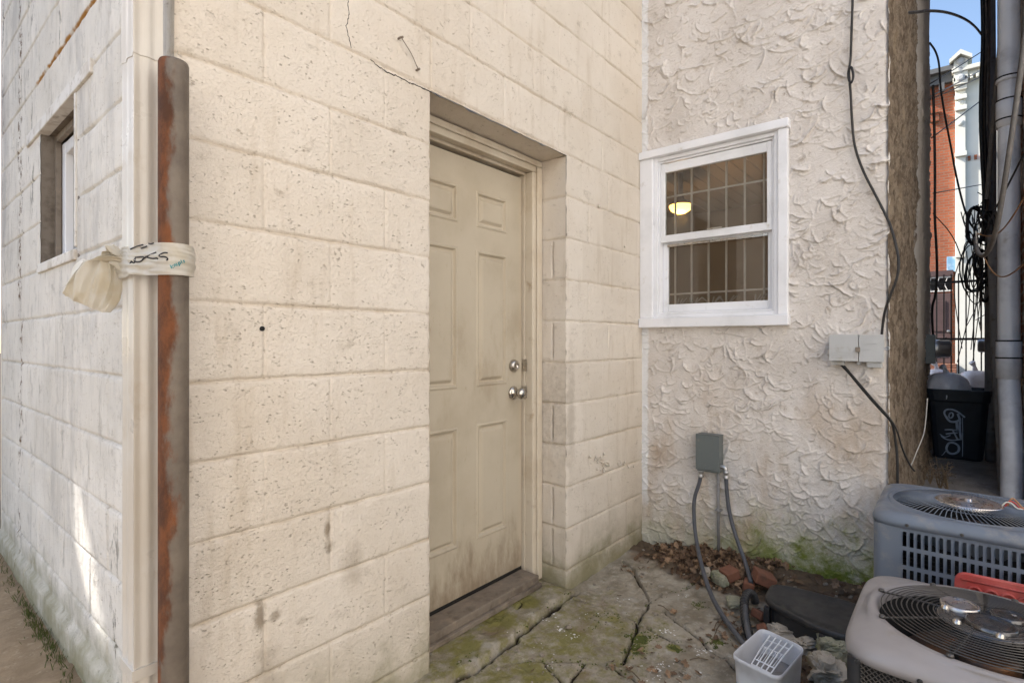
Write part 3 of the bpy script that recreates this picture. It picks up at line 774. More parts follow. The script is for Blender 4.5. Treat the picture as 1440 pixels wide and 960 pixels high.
def alley_wall():
    us = np.concatenate([np.arange(XS-.004, 3.6, .010), np.arange(3.6, 7.2, .022)]); vs = np.concatenate([np.arange(-.05, 4.2, .014), np.arange(4.25,7.6,.2)])
    U, Z = np.meshgrid(us, vs)
    h = .018*fbm(U*7,Z*2.6,4,300)+.018*fbm(U*26,Z*16,4,305)+.020*np.abs(fbm(U*48,Z*30,3,309))
    h = h+.03*sstep(.6,.0,Z)*(1+fbm(U*9,Z*9,3,312))
    e = sstep(.03,.0,U-XS); h = h*(1-.8*e)-.004*e
    y = YB-h-.004*sstep(5.5,7,U)
    grid('alley_wall', us, vs, np.stack([U,y,Z],-1), M['brown'], sh)
alley_wall()
b = MB(); b.box(7.2, 7.32, YB+.01, 4.4, 0, 7.6); b.box(XS+.01,7.2,4.3,4.4,0,7.6); obj('rear_wall', b, M['stucco'], sh)
b = MB(); b.box(XS-.06, 7.35, YB-.05, 4.45, 7.6, 7.75); obj('roof', b, M['greyroof'], sh)
# window: capped casing, sashes, glass, bars
X = XS
b = MB()
b.box(X-.034,X+.03,WY1,1.4705,WZ0,WZ1-.001); b.box(X-.034,X+.03,.662,WY0,WZ0,WZ1-.001)
b.box(X-.050,X+.03,.656,1.4712,WZ1,2.343)
win = obj('window', b, M['vinyl'], sh, bev=.004)
b = MB(); b.box(X-.052,X+.03,.656,1.4712,1.302,WZ0-.001); obj('sill', b, M['vinyl'], win, bev=.004)
b = MB()   # vinyl master frame
for (o_, i_, x0, x1) in ((0,.022,X-.016,X+.075),(.022,.034,X-.004,X+.075)):
    b.box(x0,x1,WY1-i_,WY1-o_,WZ0+o_,WZ1-o_); b.box(x0,x1,WY0+o_,WY0+i_,WZ0+o_,WZ1-o_)
    b.box(x0+.0015,x1-.001,WY0+i_,WY1-i_,WZ1-i_,WZ1-o_-.001); b.box(x0+.0015,x1-.001,WY0+i_,WY1-i_,WZ0+o_+.001,WZ0+i_)
obj('frame', b, M['vinyl'], win, bev=.0025)
def sash(x0, x1, y0, y1, z0, z1, w, wt, wb, nm):
    b = MB()
    b.box(x0,x1,y0,y0+w,z0,z1); b.box(x0,x1,y1-w,y1,z0,z1)
    b.box(x0+.001,x1-.001,y0+w,y1-w,z1-wt,z1-.0005); b.box(x0+.001,x1-.001,y0+w,y1-w,z0+.0005,z0+wb)
    obj(nm, b, M['vinyl'], win, bev=.003)
    g = MB(); xm = (x0+x1)/2; g.box(xm-.002,xm+.002,y0+w-.002,y1-w+.002,z0+wb-.002,z1-wt+.002); obj('pane', g, M['pane'], win)
YA, YZ = WY0+.035, WY1-.035
sash(X+.004,X+.034,YA,YZ,1.800,2.262,.026,.052,.042,'sash')
sash(X+.038,X+.068,YA,YZ,1.392,1.838,.030,.046,.046,'sash')
b = MB(); b.box(X-.003,X+.004,1.0,1.08,1.842,1.850); b.box(X+.030,X+.037,YA+.03,YZ-.03,1.776,1.79); obj('sash_lock', b, M['steel'], win)
for k in range(6):
    y = .814+.1*k
    b = MB(); b.box(3.125,3.135,y-.005,y+.005,1.40,2.26); obj('bar', b, M['barwhite'], win)
for z in (2.093,1.504,1.80):
    b = MB(); b.box(3.119,3.1245,.74,1.385,z-.005,z+.005); obj('bar', b, M['barwhite'], win)
# lit room behind
b = MB(); R0, R1, RY0, RY1, RZ0, RZ1 = 3.10, 5.6, .30, 3.0, .9, 2.56
def quad(b, *ps): b.add(ps, [(0,1,2,3)])
quad(b,(R1,RY0,RZ0),(R1,RY1,RZ0),(R1,RY1,RZ1),(R1,RY0,RZ1)); quad(b,(R0,RY0,RZ0),(R1,RY0,RZ0),(R1,RY0,RZ1),(R0,RY0,RZ1))
quad(b,(R0,RY1,RZ0),(R0,RY1,RZ1),(R1,RY1,RZ1),(R1,RY1,RZ0)); quad(b,(R0,RY0,RZ0),(R0,RY1,RZ0),(R1,RY1,RZ0),(R1,RY0,RZ0))
# inner face of the outside wall round the opening, and the opening's lining
quad(b,(R0,RY0,RZ0),(R0,WY0,RZ0),(R0,WY0,RZ1),(R0,RY0,RZ1)); quad(b,(R0,WY1,RZ0),(R0,RY1,RZ0),(R0,RY1,RZ1),(R0,WY1,RZ1))
quad(b,(R0,WY0,RZ0),(R0,WY1,RZ0),(R0,WY1,WZ0),(R0,WY0,WZ0)); quad(b,(R0,WY0,WZ1),(R0,WY1,WZ1),(R0,WY1,RZ1),(R0,WY0,RZ1))
quad(b,(X+.03,WY0,WZ0),(R0,WY0,WZ0),(R0,WY0,WZ1),(X+.03,WY0,WZ1)); quad(b,(X+.03,WY1,WZ0),(R0,WY1,WZ0),(R0,WY1,WZ1),(X+.03,WY1,WZ1))
quad(b,(X+.03,WY0,WZ0),(R0,WY0,WZ0),(R0,WY1,WZ0),(X+.03,WY1,WZ0)); quad(b,(X+.03,WY0,WZ1),(R0,WY0,WZ1),(R0,WY1,WZ1),(X+.03,WY1,WZ1))
obj('room_wall', b, M['room'], sh)
b = MB()
for k in range(24): y0 = RY0+k*(RY1-RY0)/24; b.box(R0,R1,y0+.004,y0+(RY1-RY0)/24-.004,RZ1+.001,RZ1+.02)
b.box(R0,R1,RY0,RY1,RZ1+.022,RZ1+.04)
obj('room_ceiling', b, M['ceil'], sh)
lp = P(957,291,Y=4.3)
la = thing('ceiling_lamp', (lp.x,lp.y,lp.z-.07), 'lit yellow dome lamp seen through the barred white window', 'lamp')
b = MB(); b.lathe([(0,-.055),(.04,-.05),(.075,-.028),(.088,.0),(.086,.012)], lp, (0,0,1), 28); obj('lamp_shade', b, M['lamp'], la, smooth=True)
b = MB(); b.lathe([(.088,.012),(.094,.016),(.094,.03),(.06,.045),(.03,.06),(.02,.10),(.02,RZ1-lp.z)], lp, (0,0,1), 28); obj('lamp_fitting', b, M['sillwood'], la, smooth=True)
pl = bpy.data.lights.new('lamp_bulb','POINT'); pl.energy = 4.5; pl.color = (1,.58,.2); pl.shadow_soft_size = .06
po = bpy.data.objects.new('lamp_bulb', pl); COL.objects.link(po); po.location = (lp.x-.02, lp.y, lp.z-.10)
# bits on the inner sill
for k in range(5):
    b = MB(); c = Vector((3.09, .86+.11*k+random.uniform(-.03,.03), 1.36)); r = random.uniform(.018,.032)
    b.lathe([(0,0),(r*.7,0),(r,r*1.6),(r*.9,r*2.4),(0,r*2.45)], c, (0,0,1), 12)
    for j in range(5):
        a = random.uniform(0,6.28); b.tube([c+Vector((0,0,.03)), c+Vector((.01*math.cos(a),.03*math.sin(a),.09)), c+Vector((.01*math.cos(a),.06*math.sin(a),.115))], .003, 4)
    tag(obj('flower_pot', b, M['telecom']), 'one of the small plant pots on the sill inside the barred window', 'plant pot', 'plant pots on the inner sill')

# fittings on the stucco wall ---------------------------------------------------
bx = thing('disconnect_box', (2.97,1.05,.51), 'dark grey metal electrical switch box low on the stucco wall', 'electrical box')
b = MB(); b.box(2.93,3.004,.989,1.108,.512,.708); obj('enclosure', b, M['greypaint'], bx, bev=.003)
b = MB(); b.box(2.923,2.929,.985,1.112,.520,.714); b.box(2.923,3.000,.985,1.112,.7095,.714); b.box(2.915,2.9225,1.02,1.06,.528,.533); obj('cover', b, M['greypaint'], bx, bev=.002)
def fitting(b, p, ax, r=.014):
    b.lathe([(0,0),(r*1.25,0),(r*1.25,.012),(r*.95,.014),(r*.95,.03),(r*1.15,.031),(r*1.15,.04),(r*.8,.041)], p, ax, 14)
cd = thing('flexible_conduit', (2.6,.85,0), 'grey flexible conduit curving from the switch box left side to the paving', 'conduit')
pts = [Vector((2.955,1.094,.512)), Vector((2.952,1.10,.44)), P(975.5,700,x=2.94), P(976,735,x=2.92), P(980,765,x=2.86), P(986,793,z=.10), P(998,833,z=.045), P(1013,861,z=.03), P(1030,884,z=.028), P(1046,905,z=.03), P(1062,924,z=.02), P(1080,948,z=.02)]
b = MB(); b.tube(pts, .0105, 10, 3); obj('hose', b, M['conduit'], cd, smooth=True)
b = MB(); fitting(b, (2.955,1.094,.513), (0,0,-1)); obj('connector', b, M['zinc'], cd, smooth=True)
cd = thing('flexible_conduit', (2.95,.97,0), 'grey flexible conduit bending from the switch box right side into the leaf pile', 'conduit')
p0 = Vector((2.962,.962,.52))
pts = [p0+Vector((0,.0,-.02)), P(1022,690,x=2.96), P(1024,710,x=2.955), P(1029,735,x=2.95), P(1037,760,x=2.93), P(1045,781,x=2.90), P(1051,800,x=2.84), P(1056,818,x=2.72)]
b = MB(); b.tube(pts, .0105, 10, 3); obj('hose', b, M['conduit'], cd, smooth=True)
b = MB(); b.tube([Vector((2.962,.992,.545)), Vector((2.962,.972,.545)), Vector((2.962,.963,.537)), Vector((2.962,.962,.52))], .012, 12, 2); fitting(b, (2.962,.962,.525), (0,0,-1), .013); obj('elbow', b, M['zinc'], cd, smooth=True)
b = MB(); x0 = 2.972; pr = P(1010,662,x=x0); pe = P(1011,782,x=x0); b.tube([(x0,pr.y,.512),(x0,pr.y,.30),(x0,pe.y,.05)], .0085, 12)
b.lathe([(.0125,0),(.0125,.012),(.009,.013)], (x0,pr.y,.30), (0,0,1), 12); b.box(x0-.012,XS,pr.y-.016,pr.y+.016,.30,.304)
tag(obj('rigid_conduit', b, M['pipegrey'], smooth=True), 'straight thin rigid conduit below the middle of the switch box', 'conduit')
tb = thing('telecom_box', (2.96,.365,1.13), 'pale grey plastic telephone junction box on the stucco wall by the alley corner', 'junction box')
b = MB(); b.box(2.955,3.0,.262,.470,1.131,1.250); obj('base', b, M['telecom'], tb, bev=.004)
b = MB(); b.box(2.925,2.954,.356,.472,1.129,1.252); b.box(2.9225,2.9248,.375,.455,1.150,1.1515); b.box(2.9225,2.9248,.375,.455,1.160,1.1615); b.box(2.9225,2.9248,.375,.455,1.170,1.1715); obj('left_cover', b, M['telecom'], tb, bev=.006)
b = MB(); b.box(2.928,2.954,.259,.353,1.127,1.250); b.box(2.9255,2.9278,.285,.33,1.208,1.2095); b.box(2.9255,2.9278,.31,.34,1.182,1.1835); obj('right_cover', b, M['telecom'], tb, bev=.006)
b = MB(); b.box(2.918,2.9245,.348,.366,1.172,1.194); obj('latch', b, M['sillwood'], tb)
b = MB(); b.tube([(2.93,.259,1.19),(2.93,.243,1.196),(2.93,.236,1.190),(2.93,.243,1.182),(2.93,.259,1.186)], .003, 6, 2); obj('hasp', b, M['zinc'], tb)
for (ya,yb,za) in ((.415,.468,1.108),(.268,.325,1.100),(.35,.364,1.112)): b = MB(); b.box(2.945,2.99,ya,yb,za,1.128); obj('cable_boot', b, M['telecom'], tb, bev=.004)

def cable(pts, r, label, m='cable', group=None, name='cable', sm=3, seg=6, cat='cable'):
    b = MB(); b.tube(pts, r, seg, sm); o = obj(name, b, M[m], smooth=True); tag(o, label, cat, group); return o
w = 2.985
loop = [P(1200,-60,x=w),P(1199,0,x=w),P(1197,60,x=w),P(1196,88,x=w),P(1192,105,x=w-.01),P(1196,120,x=w-.03),P(1201,108,x=w-.03),P(1197,92,x=w-.02),P(1193,100,x=w-.01),P(1196,125,x=w),P(1198,170,x=w),P(1201,205,x=w),P(1213,240,x=w),P(1230,272,x=w),P(1246,303,x=w),P(1254,322,x=w-.02),P(1260,345,x=w-.04),P(1264,365,x=w-.05),P(1263,388,x=w-.05),P(1252,415,x=w-.04),P(1243,440,x=w-.02),P(1240,470,x=w)]
cable(loop, .0055, 'black phone cable with a knotted loop hanging down the stucco wall')
cable([P(1183,513,x=2.965),P(1195,525,x=2.965),P(1215,550,x=2.96),P(1240,578,x=2.95),P(1255,593,x=2.95),P(1258,610,x=2.97),P(1262,640,x=2.97),P(1262,672,x=2.97),P(1263,730,x=2.98),P(1262,790,x=2.99)], .006, 'thick black cable slanting from beneath the pale junction box to the alley corner')
cable([P(1187,514,x=2.955),P(1205,535,x=2.95),P(1228,562,x=2.94),P(1252,588,x=2.93),P(1262,605,x=2.95),P(1268,630,x=2.98),P(1280,655,x=3.02),P(1286,662,x=3.04)], .004, 'thin black cable running beside the thick one below the pale junction box')
cable([P(1304,560,Y=3.6),P(1302,590,Y=3.55),P(1299,612,Y=3.5),P(1290,632,Y=3.45),P(1284,648,Y=3.4),P(1280,656,Y=3.4),P(1286,662,Y=3.35)], .0035, 'pale wire dangling at the foot of the brown alley wall', 'cablewhite')

# ================================================================== SPOUT, POLE, BAG
def spout():
    t = thing('downspout', (.425,1.48,0), 'cream corrugated downspout at the corner of the block house', 'downspout')
    x0, x1, y0, y1 = .3937, .4506, 1.4405, 1.5236
    prof = []
    def edge(p, q, n, amp):
        p = Vector(p); q = Vector(q); d = (q-p); nn = Vector((d.y,-d.x)).normalized()
        for k in range(n):
            s = k/n; prof.append(p+d*s+nn*(-amp*(.5-.5*math.cos(2*PI*s*2.0))))
    edge((x0,y0),(x1,y0),16,.0035); edge((x1,y0),(x1,y1),18,.004); edge((x1,y1),(x0,y1),16,.0035); edge((x0,y1),(x0,y0),18,.004)
    def ring(z, s=1.): 
        c = Vector(((x0+x1)/2,(y0+y1)/2)); return [Vector((c.x+(p.x-c.x)*s, c.y+(p.y-c.y)*s, z)) for p in prof]
    b = MB(); zs = np.linspace(.06,1.905,24); b.rings([ring(z, 1+.002*math.sin(z*9)) for z in zs], True, True); obj('lower_tube', b, M['spout'], t, smooth=False)
    b = MB(); b.rings([ring(z,1.05) for z in (1.875,1.9)]+[ring(z,1.035) for z in (2.2,3,4.2,4.58)], True, True); obj('upper_tube', b, M['spout'], t)
    for z in (2.9,.45): b = MB(); b.box(x0-.004,XW-.002,y0-.004,y1+.004,z,z+.025); obj('strap', b, M['spout'], t)
spout()
pc = (.4545, 1.379); pr_ = .0305
b = MB(); b.lathe([(0,0),(pr_,0)]+[(pr_*(1+.004*math.sin(k*2.1)), .05+k*.12) for k in range(15)]+[(pr_,1.855-.05),(pr_,1.850),(pr_*.93,1.856),(pr_*.82,1.856),(pr_*.8,1.70),(0,1.7)], (*pc,.0), (0,0,1), 36)
tag(obj('steel_post', b, M['rustpole'], smooth=True), 'rusty round steel post standing beside the cream downspout', 'post')
def plastic_bag():
    t = thing('plastic_bag', (.42,1.44,1.36), 'white plastic bag tied round the rusty post and downspout with marker scribble', 'plastic bag')
    pts = []
    for (x,y) in ((.3937,1.4405),(.4506,1.4405),(.4506,1.5236),(.3937,1.5236)):
        for k in range(12): a = 2*PI*k/12; pts.append((x+.006*math.cos(a), y+.006*math.sin(a)))
    for k in range(40): a = 2*PI*k/40; pts.append((pc[0]+(pr_+.006)*math.cos(a), pc[1]+(pr_+.006)*math.sin(a)))
    pts = sorted(set(pts))
    def cross(o,a,b): return (a[0]-o[0])*(b[1]-o[1])-(a[1]-o[1])*(b[0]-o[0])
    lo = []
    for p in pts:
        while len(lo) >= 2 and cross(lo[-2],lo[-1],p) <= 0: lo.pop()
        lo.append(p)
    up = []
    for p in reversed(pts):
        while len(up) >= 2 and cross(up[-2],up[-1],p) <= 0: up.pop()
        up.append(p)
    hull = [Vector((*p,0)) for p in lo[:-1]+up[:-1]]
    L = [0]
    for a, c in zip(hull, hull[1:]+hull[:1]): L.append(L[-1]+(c-a).length)
    tot = L[-1]
    def at(s):
        s = s % tot
        for i in range(len(hull)):
            if L[i+1] >= s:
                a = hull[i]; c = hull[(i+1)%len(hull)]; k = (s-L[i])/max(1e-9,L[i+1]-L[i])
                d = (c-a).normalized(); return a.lerp(c,k), Vector((d.y,-d.x,0))
    NU, NV = 130, 26; vs = []; fs = []
    S0 = None
    info = []
    for i in range(NU):
        s = tot*i/NU; p, n = at(s)
        for j in range(NV):
            v = j/(NV-1)
            # folds gather towards the knot
            f = .0035*float(fbm(np.array(s*22.), np.array(v*5.), 3, 400))+.0022*math.sin(v*19+s*30)
            e = .004*math.sin(PI*v)
            z = 1.372+.062*v+.006*float(vnoise(np.array(s*15.),np.array(v*2.),410))
            vs.append(Vector((p.x,p.y,z))+n*(.001+e+abs(f)))
    for i in range(NU):
        for j in range(NV-1):
            i2 = (i+1)%NU; fs.append((i*NV+j, i2*NV+j, i2*NV+j+1, i*NV+j+1))
    b = MB(); b.add(vs, fs); obj('wrap', b, M['bag'], t, smooth=True)
    # knot at the near left edge of the downspout
    kc = P(178,366,Y=1.25)
    b = MB(); rings = []
    for i in range(13):
        th = PI*i/12; rr = math.sin(th); row = []
        for k in range(26):
            a = 2*PI*k/26; nz = 1+.28*float(fbm(np.array(a*1.4+i*.2), np.array(th*2.), 3, 420))+.1*math.sin(a*5+th*4)
            v = Vector((math.cos(th)*.030, rr*math.cos(a)*.021*nz, rr*math.sin(a)*.024*nz))
            row.append(kc+Vector((v.x*D1X-v.y*D1Y*-1*.0-v.y*D1Y, -v.x*D1Y*-1*-1+v.y*D1X, v.z)))
        rings.append(row)
    b.rings(rings, True, True)
    obj('knot', b, M['bag'], t, smooth=True)
    # loose end: a flattened puffed tail that widens and hangs down to the left
    path = [(176,362,1.25,8,8),(160,355,1.25,10,10),(148,357,1.26,15,11),(141,372,1.27,26,13),(135,390,1.28,34,14),(129,408,1.29,36,12),(124,420,1.295,34,9),(121,427,1.30,32,5)]
    b = MB(); rings = []
    right = Vector((D1X,-D1Y,0)); fwd = Vector((D1Y,D1X,0))
    for q in np.linspace(0, len(path)-1, 34):
        i = min(int(q), len(path)-2); f_ = q-i
        px,py,Y,w,d = [path[i][j]*(1-f_)+path[i+1][j]*f_ for j in range(5)]
        angs = [.9,.6,.2,-.25,-.35,-.38,-.40,-.40]; ang = angs[i]*(1-f_)+angs[i+1]*f_
        c = P(px,py,Y=Y); k_ = Y/F; row = []; g_ = ang+PI/2*(1-min(1,q/3))
        nw = Vector((0,0,1))*math.sin(g_)+right*math.cos(g_)
        for k in range(72):
            a = 2*PI*k/72
            n1 = float(fbm(np.array(a*2.2), np.array(q*.28), 3, 430)); n2 = float(fbm(np.array(a*5.+40), np.array(q*.22), 2, 433))
            rip = 1+.30*n1*min(1,q/3); dd = d*(1+.9*n2)
            row.append(c+nw*(w*k_*math.cos(a)*rip)+fwd*(dd*k_*math.sin(a))+Vector((0,0,.008*n1))-fwd*(.010*n2))
        rings.append(row)
    b.rings(rings, True, False); o = obj('loose_end', b, M['bag'], t, smooth=True)
    sub = o.modifiers.new('subdiv','SUBSURF'); sub.levels = 1; sub.render_levels = 1
    # marker scribble and teal print lying on the wrap
    a0 = Vector((.3937-.004,1.4405-.004)); a1 = Vector((pc[0],pc[1]))
    def on(px, py):
        p = P(px,py,Y=1.2); d = Vector((p.x,p.y,0)); dn = d.normalized(); best = None
        for i in range(len(hull)):
            A = hull[i]; B_ = hull[(i+1)%len(hull)]
            den = dn.x*(B_-A).y-dn.y*(B_-A).x
            if abs(den) < 1e-9: continue
            tt = (A.x*(B_-A).y-A.y*(B_-A).x)/den; uu = (A.x*dn.y-A.y*dn.x)/den
            if tt > 0 and -1e-6 <= uu <= 1.000001 and (best is None or tt < best): best = tt
        if best is None: best = d.length
        q = dn*(best-.0105); Yd = q.x*D1Y+q.y*D1X
        return Vector((q.x,q.y,CAMZ+(CY-py)/F*Yd))
    ink = MB()
    def Z(x, y): return (90+x*190/1403, 320+y*130/960)
    for st in ([(640,330),(665,360),(690,375),(700,355),(680,345),(665,365),(690,380)], [(700,345),(720,370),(740,360),(725,335),(745,320),(740,350)],
               [(735,350),(755,358),(790,355),(820,335),(835,310),(820,303),(790,305),(740,310)], [(815,330),(850,305),(900,280),(955,258)], [(850,300),(890,318),(930,322),(965,315),(975,325)],
               [(1075,262),(1040,258),(1005,275),(985,292),(1000,303),(1040,300),(1070,312),(1078,330),(1062,338)],
               [(690,225),(740,200),(790,185),(820,178)],[(800,215),(850,200),(860,192)],[(880,165),(900,172),(930,160)]):
        ink.tube([on(*Z(*q)) for q in st], .0017, 5, 2)
    obj('scribble', ink, M['ink'], t)
    tl = MB()
    def letter(x, y, strokes, s=26, rot=-.42):
        for stx in strokes:
            tl.tube([on(*Z(x+(u*math.cos(rot)-v*math.sin(rot))*s, y+(u*math.sin(rot)+v*math.cos(rot))*s)) for u,v in stx], .0009, 4)
    letter(1118,425,[[(0,0),(0,-1.6)],[(.9,-1.1),(0,-.5),(.9,0)]]); letter(1150,408,[[(0,0),(0,-1)],[(0,-.8),(.4,-1),(.7,-.8),(.7,0)]])
    letter(1178,395,[[(0,0),(0,-1)],[(0,-1.3),(0,-1.4)]]); letter(1196,386,[[(0,.6),(0,-1)],[(0,-.9),(.5,-1),(.8,-.5),(.5,0),(0,-.1)]])
    letter(1228,372,[[(0,0),(0,-1.5)]]); letter(1245,366,[[(.6,-.8),(.2,-1),(0,-.75),(.5,-.4),(.4,-.05),(0,-.1)]])
    obj('print', tl, M['tealink'], t)
plastic_bag()

# ================================================================== CONDENSERS
def sq(theta, half, n):
    c, s = abs(math.cos(theta)), abs(math.sin(theta)); return half/((c**n+s**n)**(1/n))
NT = 120
def sqring(cx, cy, z, half, n, bulge=0):
    return [Vector((cx+sq(2*PI*k/NT,half,n)*math.cos(2*PI*k/NT), cy+sq(2*PI*k/NT,half,n)*math.sin(2*PI*k/NT), z)) for k in range(NT)]
def circ(cx, cy, z, r): return [Vector((cx+r*math.cos(2*PI*k/NT), cy+r*math.sin(2*PI*k/NT), z)) for k in range(NT)]
def mixr(a, b, t): return [p.lerp(q,t) for p,q in zip(a,b)]
def fan_parts(t, cx, cy, zt, R, m='fan'):
    b = MB()
    for k in range(4):
        a0 = k*PI/2+.4; rows = []
        for i in range(6):
            r = .06+(R-.075)*i/5
            rows.append([Vector((cx+r*math.cos(a0+w*1.0), cy+r*math.sin(a0+w*1.0), zt-.10-.045*w)) for w in (0,.3,.6,.9)])
        vs = [p for row in rows for p in row]; fs = [(i*4+j,i*4+j+1,i*4+j+5,i*4+j+4) for i in range(5) for j in range(3)]
        b.add(vs, fs)
    b.lathe([(0,-.16),(.07,-.16),(.07,-.07),(.06,-.06),(0,-.06)], (cx,cy,zt), (0,0,1), 24)
    obj('fan', b, M[m], t, smooth=True)

def grey_condenser():
    x0, x1, y0, y1, zt = 2.372, 2.925, -.304, .247, .602
    cx, cy, hf = (x0+x1)/2, (y0+y1)/2, (x1-x0)/2
    t = thing('air_conditioner', (cx,cy,.03), 'blue grey outdoor condenser unit with radial fan guard against the stucco wall', 'air conditioner', 'outdoor condenser units')
    R = .228
    b = MB(); n = 9
    A = sqring(cx,cy,zt,hf-.035,n); C = circ(cx,cy,zt-.004,R+.022)
    b.rings([sqring(cx,cy,zt-.046,hf-.006,n), sqring(cx,cy,zt-.046,hf+.004,n), sqring(cx,cy,zt-.030,hf+.005,n), sqring(cx,cy,zt-.016,hf+.001,n), sqring(cx,cy,zt-.006,hf-.009,n), sqring(cx,cy,zt-.001,hf-.022,n), A,
             mixr(A,C,.5), C, circ(cx,cy,zt+.003,R+.014), circ(cx,cy,zt+.003,R+.006), circ(cx,cy,zt-.010,R), circ(cx,cy,zt-.05,R-.004), circ(cx,cy,zt-.12,R-.012), circ(cx,cy,zt-.125,.0005)])
    obj('lid', b, M['acgrey'], t, smooth=True)
    b = MB()
    for k in range(84):
        a = 2*PI*k/84; a2 = a+.10
        p = [Vector((cx+r*math.cos(a+.16*((r-.09)/.14)), cy+r*math.sin(a+.16*((r-.09)/.14)), zt+.004+z)) for r,z in ((.085,.012),(.13,.010),(.18,.006),(R+.003,-.004))]
        b.tube(p, .0016, 4)
    for r in (.15,): b.tube([Vector((cx+r*math.cos(2*PI*k/60),cy+r*math.sin(2*PI*k/60),zt+.009)) for k in range(61)], .002, 5)
    obj('fan_guard', b, M['acgrey'], t, smooth=True)
    b = MB(); b.lathe([(.100,.004),(.101,.016),(.092,.021),(.080,.017),(.074,.017),(.070,.020),(.03,.021),(.012,.021),(.012,.03),(0,.03)], (cx,cy,zt), (0,0,1), 40); obj('motor_cap', b, M['copper'], t, smooth=True)
    b = MB()   # inner dark drum below the guard
    b.lathe([(R-.006,-.02),(R-.016,-.20),(0,-.20)], (cx,cy,zt), (0,0,1), 40); obj('drum', b, M['void'], t)
    fan_parts(t, cx, cy, zt, R-.02)
    # body: louvred panels front (-x) and right (-y), plain rounded corners
    b = MB(); zb = .035; hb = hf-.004
    cols = [(-hb+.075+.0205*k) for k in range(int((2*hb-.15)/.0205))]
    zr = [zt-.060-.067*k for k in range(7)]
    xs = sorted({-hb+.03, hb-.03} | {round(c,5) for c in cols} | {round(c+.0125,5) for c in cols})
    zs = sorted({zb, zt-.044} | {round(z,5) for z in zr} | {round(z-.052,5) for z in zr})
    def face(fn):
        for i in range(len(xs)-1):
            for j in range(len(zs)-1):
                mx = (xs[i]+xs[i+1])/2; mz = (zs[j]+zs[j+1])/2
                slot = any(c < mx < c+.0125 for c in cols) and any(z-.052 < mz < z for z in zr)
                if not slot: b.add([fn(xs[i],zs[j],0),fn(xs[i+1],zs[j],0),fn(xs[i+1],zs[j+1],0),fn(xs[i],zs[j+1],0)], [(0,1,2,3)])
        for c in cols:       # each louvre curls outward on one side of its slot
            for z in zr:
                L = [(c+.0128,0.),(c+.0118,.003),(c+.0105,.005),(c+.0090,.0055)]
                vs = []; fs = []
                for (u,d) in L: vs += [fn(u,z-.050,d*.4), fn(u,z-.044,d), fn(u,z-.012,d), fn(u,z,0)]
                for i in range(3):
                    for j in range(3): fs.append((i*4+j,i*4+j+1,i*4+j+5,i*4+j+4))
                # leave the mouth open: only the back half of the scoop
                vs2 = vs[:12]; fs2 = [f for f in fs if max(f) < 12]
                b.add(vs2, fs2)
    face(lambda u,z,d: (cx-hb-d, cy+u, z)); face(lambda u,z,d: (cx+u, cy-hb-d, z))
    # rounded corner posts
    for (sx,sy) in ((-1,1),(-1,-1),(1,-1),(1,1)):
        cc = (cx+sx*(hb-.03), cy+sy*(hb-.03)); rows = []
        a0 = math.atan2(sy,sx)-PI/4
        for z in (zb, zt-.044): rows.append([Vector((cc[0]+.03*math.cos(a0+PI/2*k/8), cc[1]+.03*math.sin(a0+PI/2*k/8), z)) for k in range(9)])
        b.add(rows[0]+rows[1], [(k,k+1,k+10,k+9) for k in range(8)])
    b.add([(cx+hb,cy-hb+.03,zb),(cx+hb,cy+hb-.03,zb),(cx+hb,cy+hb-.03,zt-.044),(cx+hb,cy-hb+.03,zt-.044)], [(0,1,2,3)])
    b.add([(cx-hb+.03,cy+hb,zb),(cx+hb-.03,cy+hb,zb),(cx+hb-.03,cy+hb,zt-.044),(cx-hb+.03,cy+hb,zt-.044)], [(0,1,2,3)])
    obj('louvre_panel', b, M['acgrey'], t)
    b = MB(); b.box(cx-hb+.022,cx+hb-.022,cy-hb+.022,cy+hb-.022,zb+.01,zt-.21)
    for k in range(30): z = zb+.02+.0145*k; b.box(cx-hb+.016,cx-hb+.021,cy-hb+.03,cy+hb-.03,z,z+.003)
    obj('coil', b, M['void'], t)
    b = MB(); b.box(x0-.01,x1+.01,y0-.01,y1+.002,-.03,zb-.002); obj('pad', b, M['concrete'], t, bev=.005)
    for y in (cy+.17,cy+.02,cy-.15):
        b = MB(); b.lathe([(0,.004),(.005,.004),(.006,.0),(.006,-.002)], (x0-.005,y,zt-.034), (-1,0,0), 8); obj('screw', b, M['wire'], t)
    return t, (cx,cy,zt)
gc, (gx,gy,gz) = grey_condenser()
for (lab,mn,o_) in (('red wire poking out of the blue grey condenser guard','red',(.0,.0)),('orange wire poking out of the blue grey condenser guard','cableorange',(.012,-.008)),('pale wire curling out of the blue grey condenser guard','cablewhite',(-.006,.01))):
    q = P(1428,716,z=gz+.01)+Vector((o_[0],o_[1],0))
    cable([q+Vector((0,.03,.0)), q+Vector((.0,.018,.03+o_[0])), q+Vector((.005,0,.022)), q+Vector((0,-.012,.005)), q+Vector((.01,-.03,.004))], .0028, lab, mn, 'loose wires on the condenser', 'wire', cat='wire')

